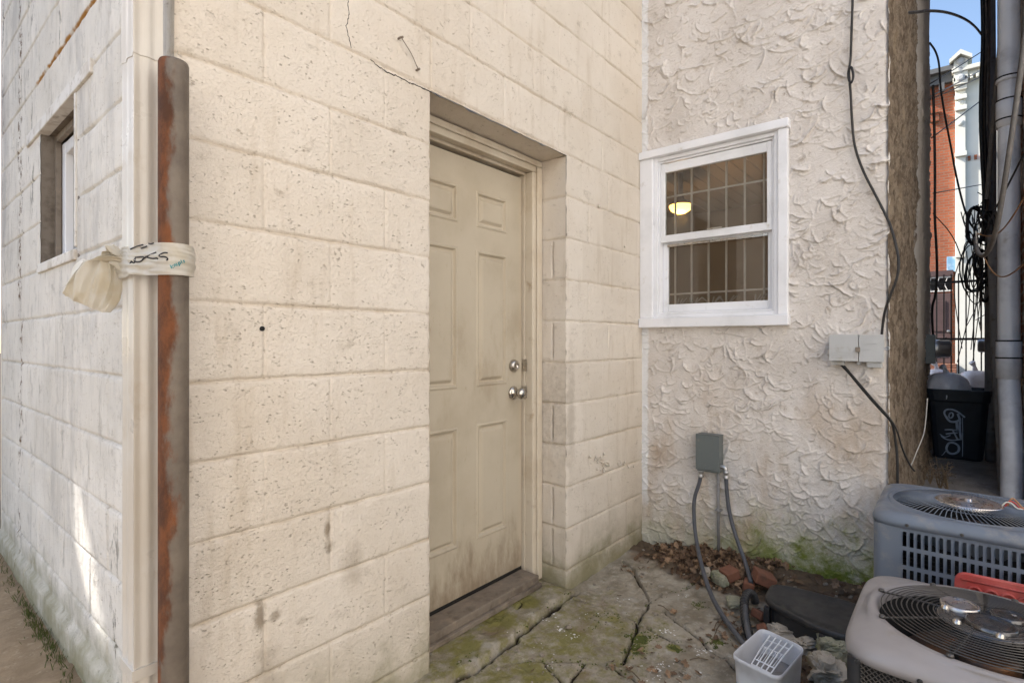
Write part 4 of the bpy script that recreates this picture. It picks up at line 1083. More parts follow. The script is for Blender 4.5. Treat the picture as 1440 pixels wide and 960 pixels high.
def beige_condenser():
    x0, x1, y0, y1, zt = 1.535, 2.090, -.330, .225, .498
    cx, cy, hf = (x0+x1)/2, (y0+y1)/2, (x1-x0)/2
    t = thing('air_conditioner', (cx,cy,.03), 'taupe outdoor condenser unit with round wire fan guard nearest the plastic tub', 'air conditioner', 'outdoor condenser units')
    R = .222; n = 6.5
    b = MB(); A = sqring(cx,cy,zt-.012,hf-.03,n); C = circ(cx,cy,zt,R+.03)
    b.rings([sqring(cx,cy,zt-.056,hf-.008,n), sqring(cx,cy,zt-.056,hf+.004,n), sqring(cx,cy,zt-.040,hf+.004,n), sqring(cx,cy,zt-.026,hf-.001,n), sqring(cx,cy,zt-.016,hf-.011,n), A,
             mixr(A,C,.5), C, circ(cx,cy,zt+.001,R+.012), circ(cx,cy,zt-.002,R+.006), circ(cx,cy,zt-.014,R+.001), circ(cx,cy,zt-.09,R)])
    obj('lid', b, M['acbeige'], t, smooth=True)
    b = MB(); b.lathe([(R+.0005,-.025),(R-.012,-.24),(0,-.24)], (cx,cy,zt), (0,0,1), 40); obj('drum', b, M['void'], t)
    b = MB(); zg = zt+.008
    for k in range(14):
        r = .070+(R-.004-.070)*k/13; z = zg-.003+.012*(1-((r-.07)/(R-.06))**2)
        b.tube([Vector((cx+r*math.cos(2*PI*j/64),cy+r*math.sin(2*PI*j/64),z)) for j in range(65)], .0015, 5)
    for k in range(8):
        a = PI/8+k*PI/4+.1
        b.tube([Vector((cx+r*math.cos(a),cy+r*math.sin(a),zg-.003+z)) for r,z in ((.05,.012),(.12,.008),(.19,.001),(R+.004,-.003),(R+.012,-.006))], .0026, 6)
        e = Vector((cx+(R+.012)*math.cos(a),cy+(R+.012)*math.sin(a),zt+.002)); b.lathe([(0,0),(.008,0),(.007,.006),(0,.007)], e, (0,0,1), 10)
    obj('fan_guard', b, M['wire'], t, smooth=True)
    b = MB(); b.lathe([(.10,.006),(.102,.012),(.095,.017),(.0,.018)], (cx,cy,zt), (0,0,1), 40)
    obj('motor_plate', b, M['motor'], t, smooth=True)
    for (dx,dy,r,m_) in ((.048,.050,.042,'copper'),(-.03,-.01,.050,'motor'),(.05,-.045,.036,'motor')):
        b = MB(); b.lathe([(r,0),(r,.010),(r-.004,.013),(r-.008,.010),(r*.5,.010),(0,.011)], (cx+dx,cy+dy,zt+.016), (0,0,1), 30); obj('motor_boss', b, M[m_], t, smooth=True)
    for k in range(6):
        b = MB(); a = k*PI/3+.3; b.lathe([(.010,0),(.009,.006),(.005,.010),(0,.011)], (cx+.082*math.cos(a),cy+.082*math.sin(a),zt+.017), (0,0,1), 12); obj('bolt', b, M['steel'], t, smooth=True)
    fan_parts(t, cx, cy, zt, R-.01)
    # mesh sides: real crossing wires over a dark coil
    b = MB(); zb = .04; z1 = zt-.054; hb = hf-.012
    def wires(fn):
        L = 2*hb-.06; H = z1-zb; sp = .0125
        k = -int(H/sp)-1
        while k*sp < L:
            for sgn in (1,-1):
                u0, w0, u1, w1 = k*sp, 0, k*sp+H, H
                if u0 < 0: w0 = -u0; u0 = 0
                if u1 > L: w1 -= (u1-L); u1 = L
                if w1 > w0:
                    p, q = ((u0,w0),(u1,w1)) if sgn > 0 else ((L-u0,w0),(L-u1,w1))
                    d = .0 if sgn > 0 else .0018
                    b.tube([fn(p[0]-L/2,zb+p[1],d), fn(q[0]-L/2,zb+q[1],d)], .0011, 4, cap=False)
            k += 1
    wires(lambda u,z,d: (cx-hb-d, cy+u, z)); wires(lambda u,z,d: (cx+u, cy+hb+d, z))
    obj('side_mesh', b, M['wire'], t)
    for (sx,sy) in ((-1,1),(-1,-1),(1,-1),(1,1)): b = MB(); b.tube([(cx+sx*(hb-.018),cy+sy*(hb-.018),zb-.01),(cx+sx*(hb-.018),cy+sy*(hb-.018),z1+.0)], .019, 10); obj('corner_post', b, M['dark'], t, smooth=True)
    b = MB(); b.box(cx-hb+.03,cx+hb-.03,cy-hb+.03,cy+hb-.03,zb,zt-.25); b.box(cx-hb+.03,cx-hb+.034,cy-hb+.03,cy+hb-.03,zt-.25,z1); b.box(cx-hb+.03,cx+hb-.03,cy+hb-.034,cy+hb-.03,zt-.25,z1); obj('coil', b, M['void'], t)
    b = MB(); b.box(x0-.01,x1+.01,y0-.01,y1+.005,-.03,.03); obj('base', b, M['acbeige'], t, bev=.004)
    for k in range(5): b = MB(); b.lathe([(0,.004),(.005,.003),(.006,.0),(.006,-.003)], (x0-.005,cy+.24-.12*k,zt-.048), (-1,0,0), 8); obj('screw', b, M['iron'], t)
beige_condenser()
# red board wedged between the units
def red_board():
    t = thing('red_board', (2.2,-.15,.0), 'red plastic board wedged upright between the two condenser units', 'board')
    yl, yr, zb, z1 = .006, -.34, .02, .492
    prof = [(yl,zb),(yl,z1-.025)]+[(yl-.025+.025*math.cos(a),z1-.025+.025*math.sin(a)) for a in (.4,.8,1.2,1.57)]+[(yr,z1),(yr,zb)]
    b = MB(); n = len(prof); xa, xb = 2.192, 2.214
    b.add([(xa,p[0],p[1]) for p in prof]+[(xb,p[0],p[1]) for p in prof], [tuple(range(n)), tuple(range(2*n-1,n-1,-1))]+[(k,(k+1)%n,n+(k+1)%n,n+k) for k in range(n)])
    obj('panel', b, M['red'], t, bev=.004)
    b = MB()
    for k in range(9): b.lathe([(.018,0),(.018,.004),(.013,.006),(.012,.001),(0,.001)], (xa,yl-.045-.038*k,z1-.043), (-1,0,0), 16)
    b.tube([(xa-.002,yl-.012,z1-.012),(xa-.002,yr,z1-.012)], .003, 6)
    obj('ridge', b, M['red'], t, smooth=True)
red_board()

# ================================================================== LOOSE THINGS ON THE YARD
def rock(c, size, seed, squash=(1,1,1), rot=0, rough=.35, n=44):
    rings = []; c = Vector(c)
    for i in range(n//2+1):
        th = PI*i/(n//2); row = []
        for k in range(n):
            a = 2*PI*k/n
            d = Vector((math.sin(th)*math.cos(a), math.sin(th)*math.sin(a), -math.cos(th)))
            q = Vector((abs(d.x)**.6*math.copysign(1,d.x), abs(d.y)**.6*math.copysign(1,d.y), abs(d.z)**.6*math.copysign(1,d.z)))
            nz = 1+rough*float(fbm(np.array(d.x*1.9+seed+d.z), np.array(d.y*1.9+d.z*2.1), 5, seed, .62))
            v = Vector((q.x*squash[0], q.y*squash[1], q.z*squash[2]))*size*nz
            row.append(c+Matrix.Rotation(rot,3,'Z')@v)
        rings.append(row)
    b = MB(); b.rings(rings, True, True); return b
tub = thing('plastic_tub', (1.97,.495,0), 'frosted white plastic tub with grid insert in front of taupe condenser', 'tub')
def tubbox():
    c = [Vector((2.119,.560)),Vector((1.867,.590)),Vector((1.834,.4325)),Vector((2.0746,.4067))]
    ctr = sum(c, Vector((0,0)))/4
    def ring(s, z, n=8, rad=.22):
        out = []
        pts = [ctr+(p-ctr)*s for p in c]
        for i in range(4):
            p = pts[i]; a = pts[i-1]; d = pts[(i+1)%4]
            A = p+(a-p)*rad*min(1,.16/(a-p).length); D = p+(d-p)*rad*min(1,.16/(d-p).length)
            for k in range(n):
                t_ = k/(n-1); q = A.lerp(p,t_).lerp(p.lerp(D,t_),t_); out.append(Vector((q.x,q.y,z)))
        return out
    b = MB(); zt = .165
    b.rings([ring(.86,.004),ring(.88,.0),ring(.93,.05),ring(.985,zt-.012),ring(1.02,zt-.01),ring(1.02,zt),ring(1.0,zt+.002),ring(.975,zt),ring(.955,zt-.012),ring(.90,.05),ring(.86,.012)], True, True)
    obj('shell', b, M['frosted'], tub, smooth=True)
    # grid insert, tilted, standing proud at the back
    g = MB(); A = P(1084,891,z=.158); B = P(1056.6,933,z=.150); C = P(1083.7,946.5,z=.150); D = P(1116.8,903.8,z=.158)
    def at(u,v): return A.lerp(B,u).lerp(D.lerp(C,u),v)
    for v in np.linspace(0,1,5): g.tube([at(0,v)+Vector((0,0,-.012)),at(.06,v),at(.5,v)+Vector((0,0,.004)),at(1,v)], .0022, 6)
    for u in (.0,.22,.44,.84,1.): g.tube([at(u,0),at(u,.5)+Vector((0,0,.001)),at(u,1)], .0022, 6)
    for v in np.linspace(.0,1,9)[1::2]: g.tube([at(.44,v),at(.84,v)], .001, 5)
    obj('grid_insert', g, M['vinyl'], tub)
    w = MB(); w.rings([ring(.90,.085),ring(.9,.086)],True,True); obj('murky_water', w, M['pipegrey'], tub)
tubbox()
b = MB(); q = P(1125,962,z=.10); b.lathe([(0,.0),(.012,0),(.013,.006),(.013,.016),(.010,.02),(0,.02)], q+Vector((-.012,-.012,-.03)), (.1,.1,1), 16); b.lathe([(.010,-.02),(.010,-.07),(.03,-.085),(.03,-.13),(0,-.13)], q+Vector((-.012,-.012,-.01)), (0,0,1), 16)
tag(obj('bottle', b, M['teal'], smooth=True), 'small bottle with teal cap beside the frosted tub', 'bottle')
# black splash box against the stucco wall
bt = thing('plastic_cover', (2.52,.46,0), 'low black plastic cover box at the mossy foot of stucco wall', 'cover')
def blackbox():
    c = [Vector((2.655,.655)),Vector((2.452,.640)),Vector((2.352,.40)),Vector((2.362,.285)),Vector((2.66,.27))]
    ctr = sum(c, Vector((0,0)))/len(c)
    def ring(s, z, n=7, rad=.32):
        out = []; pts = [ctr+(p-ctr)*s for p in c]
        for i in range(len(pts)):
            p = pts[i]; A = p.lerp(pts[i-1],rad); D = p.lerp(pts[(i+1)%len(pts)],rad)
            for k in range(n): t_ = k/(n-1); q = A.lerp(p,t_).lerp(p.lerp(D,t_),t_); out.append(Vector((q.x,q.y,z+.03*(q.x-2.5))))
        return out
    b = MB(); b.rings([ring(1.0,.098),ring(1.02,.104),ring(1.02,.114),ring(1.0,.121),ring(.93,.123),ring(.88,.117),ring(.5,.119),ring(.05,.121)], True, True); obj('lid', b, M['blackplastic'], bt, smooth=True)
    b = MB(); b.rings([ring(.90,.0),ring(.93,.097)], True, True); obj('body', b, M['blackplastic'], bt, smooth=False)
    for i in (0,1,2,3):
        b = MB(); p = ctr+(c[i]-ctr)*.93; b.box(p.x-.012,p.x+.012,p.y-.012,p.y+.012,-.01,.095); obj('foot', b, M['blackplastic'], bt, bev=.003)
blackbox()
def corrugated():
    pts = [P(1062,846,z=.02),P(1060,836,z=.055),P(1053,832,z=.08),P(1047,840,z=.075),P(1046,858,z=.05),P(1049,876,z=.035),P(1054,894,z=.025)]
    t = thing('corrugated_hose', pts[4], 'black ribbed drain hose bent between leaf pile and black cover', 'hose')
    b = MB(); b.tube(pts, .019, 12, 3)
    q = MB(); q.tube(pts, .019, 12, 4)
    n = len(q.v)//12; vs = []
    for i in range(n):
        c = sum((Vector(q.v[i*12+k]) for k in range(12)), Vector())/12; s = 1.0 if (i//2)%2 else .82
        vs += [tuple(c+(Vector(q.v[i*12+k])-c)*s) for k in range(12)]
    q.v = vs; obj('sleeve', q, M['blackplastic'], t)
    b = MB(); b.tube([P(1048,852,z=.065),P(1049,874,z=.055),P(1054,898,z=.04)], .011, 8, 2); obj('inner_pipe', b, M['conduit'], t, smooth=True)
corrugated()
tag(obj('rubble', rock(P(1108,889,z=.02), .055, 501, (1.4,.8,.62), -.9, .6), M['concrete'], smooth=False), 'long jagged grey rubble lump in front of the black cover', 'rubble')
tag(obj('rubble', rock(P(1136,908,z=.02), .045, 511, (1.3,.8,.65), -.7, .6), M['concrete'], smooth=False), 'smaller grey rubble lump between the frosted tub and the mossy rock', 'rubble')
tag(obj('rubble', rock(P(1169,912,z=.055), .060, 503, (.95,.8,.75), .4, .55), M['mossrock'], smooth=False), 'mossy green rubble lump touching the taupe condenser', 'rubble')
tag(obj('rubble', rock(P(1164,948,z=.03), .060, 505, (1.2,.9,.75), .2, .7), M['concrete'], smooth=False), 'layered brown grey rubble below the mossy lump by the taupe condenser', 'rubble')
def brickbit(px, py, z, l, w_, h_, rot, tilt, label):
    p = P(px,py,z=z); b = MB(); b.box(p.x-l/2,p.x+l/2,p.y-w_/2,p.y+w_/2,p.z-h_/2,p.z+h_/2,rot,('X',tilt),p)
    o = obj('broken_brick', b, M['brickbit'], bev=.006); tag(o, label, 'brick', 'broken bricks'); return o
brickbit(1074,812,.085,.10,.09,.05,.5,.35,'dark red brick with white specks above the black ribbed hose')
brickbit(1026,806,.075,.08,.07,.045,.9,-.3,'orange red brick half buried in leaves between the two conduits')
brickbit(1053,822,.045,.07,.05,.04,.2,.2,'small brick fragment behind the black ribbed hose')
brickbit(1068,864,.03,.06,.045,.035,1.1,.4,'small orange brick fragment left of the black cover')
brickbit(1072,884,.02,.05,.04,.03,.4,-.4,'tiny orange brick fragment between black hose and frosted tub')
tag(obj('stone', rock(P(992,803,z=.055), .028, 521, (1.2,.9,.6), .3), M['concrete']), 'pale grey green stone in the leaves by the left conduit', 'stone')
tag(obj('stone', rock(P(1012,812,z=.05), .040, 523, (1.3,.7,.7), .9), M['mossrock']), 'upright mossy stone left of the orange red brick', 'stone')
tag(obj('stone', rock(P(1032,846,z=.018), .045, 525, (1.1,.7,.35), .4), M['mossrock']), 'flat tan stone in front of the leaf pile', 'stone')
tag(obj('stone', rock(P(860,815,z=.012), .0, 527), M['concrete']), 'x', 'stone') if False else None
# dead leaves: a mass nobody could count, with a few single ones
def leafgeo(b, tints, p, s, yaw, pitch, roll, curl, tint):
    R = Matrix.Rotation(yaw,3,'Z')@Matrix.Rotation(pitch,3,'X')@Matrix.Rotation(roll,3,'Y')
    out = [(0,-1),(.35,-.55),(.62,-.45),(.42,-.1),(.7,.15),(.36,.35),(.3,.7),(0,1),(-.3,.7),(-.36,.35),(-.7,.15),(-.42,-.1),(-.62,-.45),(-.35,-.55)]
    vs = [Vector((0,-.3,0)),Vector((0,.35,0))]+[Vector((x,y,curl*(x*x*1.3+y*y*.5)+random.uniform(-.08,.08))) for x,y in out]
    n = len(out); fs = []
    for k in range(n):
        c = 0 if (out[k][1]+out[(k+1)%n][1])/2 < 0 else 1; fs.append((c,2+k,2+(k+1)%n))
    fs += [(0,1,2+3),(1,0,2+11)]
    b.add([Vector(p)+R@(v*s) for v in vs], fs); tints += [tint]*len(vs)
lb = MB(); tints = []
pu = np.array(pos[...,0]); 
def gz_at(x, y):
    i = int(np.clip(round((x-.78)/.0055), 0, pos.shape[1]-1)); j = int(np.clip(np.searchsorted(pos[:,0,1], y), 0, pos.shape[0]-1)); return float(pos[j,i,2])
cnt = 0
while cnt < 900:
    y = random.uniform(.26,1.40); x = random.uniform(2.55,2.99)
    dens = max(0,min(1,(x-2.62)/.24))*(1 if vnoise(x*11,y*11,55) > -.25 else .15)*(1 if y > .70 else .07)
    if y > 1.15: dens *= max(.12, 1-(y-1.15)*4)
    if x > 2.36 and y < .62 and x < 2.68: dens *= .1
    if random.random() > dens: continue
    z = gz_at(x,y)+random.uniform(.002,.024)
    leafgeo(lb, tints, (x,y,z), random.uniform(.012,.029), random.uniform(0,6.3), random.gauss(0,.55), random.gauss(0,.55), random.uniform(-.8,1.1), random.random()**1.3); cnt += 1
for (n,xa,xb,ya,yb) in ((120,2.2,2.6,.55,.80),(90,1.9,2.35,.26,.46),(55,1.6,2.0,.70,1.0),(25,1.5,2.6,.6,1.4),(14,2.55,2.9,1.2,1.4)):
    for k in range(n):
        x = random.uniform(xa,xb); y = random.uniform(ya,yb)
        leafgeo(lb, tints, (x,y,gz_at(x,y)+random.uniform(.003,.012)), random.uniform(.008,.018), random.uniform(0,6.3), random.gauss(0,.4), random.gauss(0,.4), random.uniform(-.5,.8), random.random()**1.6)
o = obj('leaves', lb, M['leaf']); kind(o,'stuff')
at_ = o.data.attributes.new('tint','FLOAT','POINT'); at_.data.foreach_set('value', tints)
def single_leaf(px,py,s,yaw,label,tint):
    b = MB(); tt = []; p = P(px,py,z=.012); leafgeo(b,tt,p,s,yaw,.2,.1,.8,tint)
    b.tube([p+Vector((0,0,.002)), p+Vector((s*1.2*math.sin(yaw),-s*1.2*math.cos(yaw),.004))], .0012, 4)
    o = obj('leaf', b, M['leaf']); a = o.data.attributes.new('tint','FLOAT','POINT'); a.data.foreach_set('value', tt+[tint]*(len(o.data.vertices)-len(tt))); tag(o,label,'leaf')
single_leaf(948,862,.032,2.2,'curled tan leaf lying alone on the broad flagstone',1.25)
single_leaf(877,797,.022,1.2,'dark red brown leaf at the foot of the block wall corner',.35)
single_leaf(884,803,.02,.2,'crumpled reddish leaf just in front of the dark one by block wall',.55)
# moss tufts in the cracks, grit in the joints
b = MB(); g = MB()
for pts_, w_, d_ in cr[:8]:
    for i in range(len(pts_)-1):
        n = int((pts_[i+1]-pts_[i]).length/.004)
        for k in range(n):
            p = pts_[i].lerp(pts_[i+1], random.random())
            if not (.8 < p.x < 2.95 and .2 < p.y < 1.6): continue
            if float(vnoise(p.x*9, p.y*9, 77)) > .05 and random.random() < .8:
                x = p.x+random.gauss(0,.005); y = p.y+random.gauss(0,.005); r = random.uniform(.0015,.0045)
                b.lathe([(r,0),(r*.9,r*.4),(r*.5,r*.75),(0,r*.85)], (x,y,gz_at(x,y)-.001), (random.uniform(-.2,.2),random.uniform(-.2,.2),1), 7)
            if random.random() < .45:
                x = p.x+random.gauss(0,.016); y = p.y+random.gauss(0,.016); r = random.uniform(.0015,.005)
                g.lathe([(0,0),(r,r*.3),(r*.8,r*.9),(0,r*1.1)], (x,y,gz_at(x,y)-.001), (random.uniform(-.4,.4),random.uniform(-.4,.4),1), 5)
for (px,py,n,sp) in ((897,897,130,14),(892,912,90,10),(948,912,60,10),(1008,907,50,10),(985,850,20,8),(735,852,60,26),(640,935,60,20),(860,872,40,22),(1130,800,0,1)):
    for k in range(n*5):
        p = P(px+random.gauss(0,sp*.75),py+random.gauss(0,sp*.34),z=0.); 
        if float(vnoise(p.x*45,p.y*45,79)) < .0: continue
        if p.y > 1.44: continue
        r = random.uniform(.0015,.0045); b.lathe([(r,0),(r*.9,r*.4),(r*.5,r*.75),(0,r*.85)], (p.x,p.y,gz_at(p.x,p.y)-.001), (0,0,1), 7)
for k in range(700):
    x = random.uniform(1.5,2.95); y = random.uniform(.26,1.42)
    i_ = int(np.clip(round((x-.78)/.0055),0,pos.shape[1]-1)); j_ = int(np.clip(np.searchsorted(pos[:,0,1],y),0,pos.shape[0]-1))
    if soil[j_,i_] < .4 and random.random() < .85: continue
    r = random.uniform(.002,.010)*(1 if random.random() < .9 else 1.8); g.lathe([(0,0),(r,r*.3),(r*.8,r*.9),(0,r*1.1)], (x,y,gz_at(x,y)-.001), (random.uniform(-.4,.4),random.uniform(-.4,.4),1), 6)
M['moss'] = simple('cushion_moss', (.085,.10,.018), .95, col2=(.045,.055,.012), scale=40, bump=.8, bscale=200)
M['grit'] = simple('grit', (.30,.26,.21), .95, col2=(.16,.12,.085), scale=30)
kind(obj('moss', b, M['moss'], smooth=True), 'stuff'); kind(obj('gravel', g, M['grit']), 'stuff')
# paint chips and twigs
b = MB()
spots = [(783,882,8,5,.006),(808,893,10,5,.007),(770,872,3,3,.006),(788,863,3,6,.006),(822,868,5,8,.005),(776,930,4,8,.004),(940,888,22,9,.004),(925,938,30,16,.004),(985,918,16,7,.005),(760,915,8,30,.003),(930,960,18,20,.004),(1000,880,10,40,.003),(985,947,1,1,.009),(870,842,6,10,.004),(960,835,4,8,.005)]
for (px,py,n,sp,sz) in spots:
    for k in range(n):
        p = P(px+random.gauss(0,sp),py+random.gauss(0,sp*.4),z=.004); p.z = gz_at(p.x,p.y)+.003; s = sz*random.uniform(.4,1.4)
        m = [Vector((random.uniform(.6,1)*s*math.cos(a),random.uniform(.6,1)*s*math.sin(a),random.uniform(0,.4)*s)) for a in (0,1.3,2.5,3.8,5.1)]
        b.add([p+q for q in m], [(0,1,2,3,4)])
kind(obj('paint_debris', b, M['chip']), 'stuff')
b = MB()
for (a0,b0,a1,b1) in ((1004,884,1012,872),(970,927,996,927),(880,940,900,955),(1000,905,1018,868),(925,850,940,858)):
    p, q = P(a0,b0,z=.012), P(a1,b1,z=.012); b.tube([p,p.lerp(q,.5)+Vector((.006,.004,.004)),q], .002, 5)
kind(obj('twig_litter', b, M['stem']), 'stuff')

# ================================================================== ALLEY
rb = thing('brick_building', (6.2,-1.6,0), 'old red brick building with flaking white paint on the alley right side', 'building')
def alley_brick():
    us = np.arange(5.08, 8.2, .02); vs = np.arange(-.05, 5.2, .02); U, Z = np.meshgrid(us, vs)
    h = .008*fbm(U*6,Z*6,4,600)+.004*fbm(U*30,Z*30,3,603)
    grid('alley_facade', us, vs, np.stack([U,-.36+h,Z],-1), M['alleybrick'], rb, flip=True)
alley_brick()
b = MB(); b.box(5.08,8.2,-3.2,-.38,-.05,7.4); obj('body', b, M['alleybrick'], rb)
pv = thing('drain_pipe', (5.39,-.285,0), 'white plastic soil pipe with collars on the brick alley wall', 'pipe')
def pvc():
    x, y = 5.39, -.285; r = .064
    def c(py): return P(1421,py,x=x)
    top = 5.6; zc = [P(1421,a,x=x).z for a in (108,140,165,472,497,545)]
    b = MB(); zl = P(1421,540,x=x).z
    b.tube([(x,y,top),(x,y,3.2),(x,y,zl+.12),(x,y,zl),(x-.08,y-.005,zl-.22),(x-.12,y-.01,zl-.45),(x-.125,y-.01,.02)], r, 22, 1); obj('tube', b, M['pvc'], pv, smooth=True)
    for (a, hh) in ((108,.035),(140,.20),(478,.28)):
        z = P(1421,a,x=x).z; b = MB(); b.lathe([(r,0),(r+.009,-.004),(r+.009,-hh),(r,-hh-.004)], (x,y,z), (0,0,1), 24); obj('collar', b, M['pvc'], pv, smooth=True)
    for a in (108,140,167,478,502):
        z = P(1421,a,x=x).z; b = MB(); b.lathe([(r+.0095,0),(r+.012,-.003),(r+.012,-.008),(r+.0095,-.011)], (x,y,z), (0,0,1), 24); obj('seal_ring', b, M['dark'], pv)
pvc()
b = MB(); b.tube([P(1391,-60,Y=4.9),P(1393,200,Y=4.9),P(1393,430,Y=4.9),P(1393,560,Y=4.9),P(1393,648,Y=4.9)], .042, 14)
q = P(1393,608,Y=4.9); b.lathe([(.042,-.006),(.046,-.006),(.046,.006),(.042,.006)], q, (0,0,1), 14); tag(obj('conduit_pipe', b, M['pipegrey'], smooth=True), 'upright grey conduit just right of the dustbin', 'conduit')
b = MB(); b.tube([P(1398,330,Y=4.3),P(1400,420,Y=4.3),P(1404,520,Y=4.25),P(1410,610,Y=4.1),P(1414,690,Y=4.0)], .042, 14, 2); tag(obj('conduit_pipe', b, M['pipegrey'], smooth=True), 'slanting grey conduit between the upright conduit and white soil pipe', 'conduit')
# dustbin with graffiti
def dustbin():
    c = Vector((6.66,.005,.125)); t = thing('dustbin', c, 'dark plastic dustbin with white graffiti in the alley', 'dustbin')
    def ring(h, hw, n=7):
        return [c+Vector((sq(2*PI*k/48,hw,n)*math.cos(2*PI*k/48)*.95, sq(2*PI*k/48,hw,n)*math.sin(2*PI*k/48)*.98, h)) for k in range(48)]
    b = MB(); b.rings([ring(0,.175),ring(.02,.185),ring(.30,.208),ring(.53,.226),ring(.53,.226),ring(.545,.236),ring(.60,.238),ring(.60,.247),ring(.645,.250),ring(.65,.238),ring(.60,.226),ring(.3,.2),ring(.25,.01)], True, True)
    obj('body', b, M['bin'], t, smooth=False)
    g = MB()
    def q(x, y):      # crop of the photograph 1230..1440 / 560..720 at six times
        p = P(1230+x/6, 560+y/6, Y=4.93); f = (p.z-.125)/.53; hw = .185+.041*max(0,min(1,f))
        # onto the bin's face towards the yard
        r = (1230+x/6-CX)/F; a = D1X*r+D1Y; b_ = D1X-D1Y*r; xx = c.x-hw*.95-.004; Yd = xx/a; return Vector((xx, Yd*b_, CAMZ+(CY-(560+y/6))/F*Yd))
    for st, w in (([(600,150),(585,120),(600,95),(640,90),(690,105),(730,135),(760,160)],.010), ([(640,120),(625,140),(630,165),(650,165),(665,140),(655,120),(640,118)],.008), ([(600,150),(630,195),(680,200),(720,180)],.012), ([(700,130),(720,180),(715,240),(720,300),(730,350)],.012),
                  ([(590,265),(640,262),(700,270)],.008), ([(600,300),(650,292),(700,290)],.008), ([(560,315),(600,345),(660,355),(720,345)],.008), ([(550,300),(590,330),(640,310)],.005), ([(620,380),(600,420),(620,460),(665,470),(710,450),(715,405),(680,375),(640,370),(620,380)],.012), ([(740,160),(742,260),(742,380),(740,490)],.004), ([(600,440),(580,470),(565,480)],.004), ([(690,200),(695,260)],.012), ([(660,270),(690,330),(700,345)],.009)):
        p_ = [q(*s) for s in st]; g.tube(p_, w*.8, 5, 2)
    # flatten the strokes to a film of paint on the side
    g.v = [(c.x-(.185+.041*max(0,min(1,(v[2]-.125)/.53)))*.95-.0035+.15*(v[0]-(c.x-(.185+.041*max(0,min(1,(v[2]-.125)/.53)))*.95-.004)), v[1], v[2]) for v in g.v]
    obj('graffiti', g, M['spray'], t)
dustbin()
def binbag(px, py, Y, rx, rz, seed, label):
    c = P(px,py,Y=Y); rings = []
    for i in range(15):
        th = PI*i/14; row = []
        for k in range(30):
            a = 2*PI*k/30; nz = 1+.16*float(fbm(np.array(a*2.5),np.array(th*3.),4,seed))+.05*math.sin(a*9+th*3)*math.sin(th)
            r = math.sin(th)**.75*rx*nz*(1 if th > .5 else 1)
            row.append(c+Vector((r*math.cos(a), r*math.sin(a), -math.cos(th)*rz)))
        rings.append(row)
    b = MB(); b.rings(rings, True, True)
    b.tube([c+Vector((0,0,rz*.9)),c+Vector((.01,.01,rz*1.15)),c+Vector((-.02,.03,rz*1.3))], [.03,.015,.03], 8)
    return tag(obj('bin_bag', b, M['binbag'], smooth=True), label, 'bin bag', 'full bin bags in the alley')
binbag(1331,548,5.15,.18,.17,700,'white bin bag bulging out of the top of the dustbin')
binbag(1372,556,5.75,.20,.27,704,'large white bin bag behind the dustbin right side')
binbag(1318,545,6.3,.17,.22,708,'white bin bag farthest back beside the brown wall')
# meters
mt = thing('electric_meter', (7.0,.2,1.0), 'round glass electric meter on grey box at the brown wall', 'meter', 'electric meters')
pm = P(1309,490,y=.2); 
b = MB(); b.box(pm.x-.10,pm.x+.10,.165,.262,pm.z-.14,pm.z+.13); obj('meter_box', b, M['greypaint'], mt, bev=.006)
b = MB(); b.lathe([(.085,0),(.085,.03),(.078,.035),(.078,.10),(.06,.115),(0,.118)], (pm.x,.165,pm.z), (0,-1,0), 24); obj('meter_dial', b, M['zinc'], mt, smooth=True)
mt = thing('electric_meter', (6.9,-.3,1.0), 'round dark electric meter on the right wall behind the conduits', 'meter', 'electric meters')
pm = P(1384,486,Y=5.3)
b = MB(); b.box(pm.x-.07,pm.x+.07,pm.y-.15,pm.y-.05,pm.z-.13,pm.z+.12); obj('meter_box', b, M['greypaint'], mt, bev=.006)
b = MB(); b.lathe([(.07,0),(.07,.03),(.064,.035),(.064,.09),(.05,.10),(0,.102)], (pm.x,pm.y-.05,pm.z), (0,1,0), 24); obj('meter_dial', b, M['zinc'], mt, smooth=True)
# cables up the alley
gp = 'cables strung along the alley'
cable([P(1262,19,Y=3.0),P(1285,18,Y=3.2),P(1310,15,Y=3.5),P(1335,18,Y=3.9),P(1358,27,Y=4.3),P(1372,38,Y=4.6),P(1381,50,Y=4.8)], .009, 'black cable arching across the blue sky at the top of the alley', group=gp)
cable([P(1307,60,Y=5.),P(1316,72,Y=5.),P(1321,90,Y=5.),P(1322,120,Y=5.),P(1328,160,Y=5.),P(1337,205,Y=5.),P(1343,240,Y=5.),P(1351,275,Y=5.),P(1358,300,Y=4.95),P(1366,318,Y=4.9),P(1374,325,Y=4.8)], .008, 'black cable hooking down from the brown wall in front of the red facade', group=gp)
cable([P(1312,120,Y=4.9),P(1314,180,Y=4.9),P(1315,260,Y=4.9),P(1314,300,Y=4.9),P(1317,350,Y=4.95),P(1318,385,Y=5.),P(1316,415,Y=5.05),P(1310,432,Y=5.1),P(1312,470,Y=5.3)], .010, 'thick black cable hanging beside the brown wall down to the meter box', group=gp)
cable([P(1308,118,Y=5.2),P(1345,96,Y=6.),P(1385,70,Y=6.5)], .006, 'thin wire crossing the alley just below the blue sky', group=gp, sm=1)
cable([P(1308,136,Y=5.2),P(1345,118,Y=6.),P(1385,96,Y=6.5)], .007, 'pale wire crossing in front of the white gable', 'cablewhite', gp, sm=1)
cable([P(1308,140,Y=5.2),P(1345,124,Y=6.),P(1385,106,Y=6.5)], .006, 'grey wire crossing just under the pale wire before the white gable', 'cablegrey', gp, sm=1)
cable([P(1310,194,Y=5.2),P(1345,168,Y=6.),P(1392,132,Y=6.5)], .006, 'thin black wire rising to the right across both far facades', group=gp, sm=1)
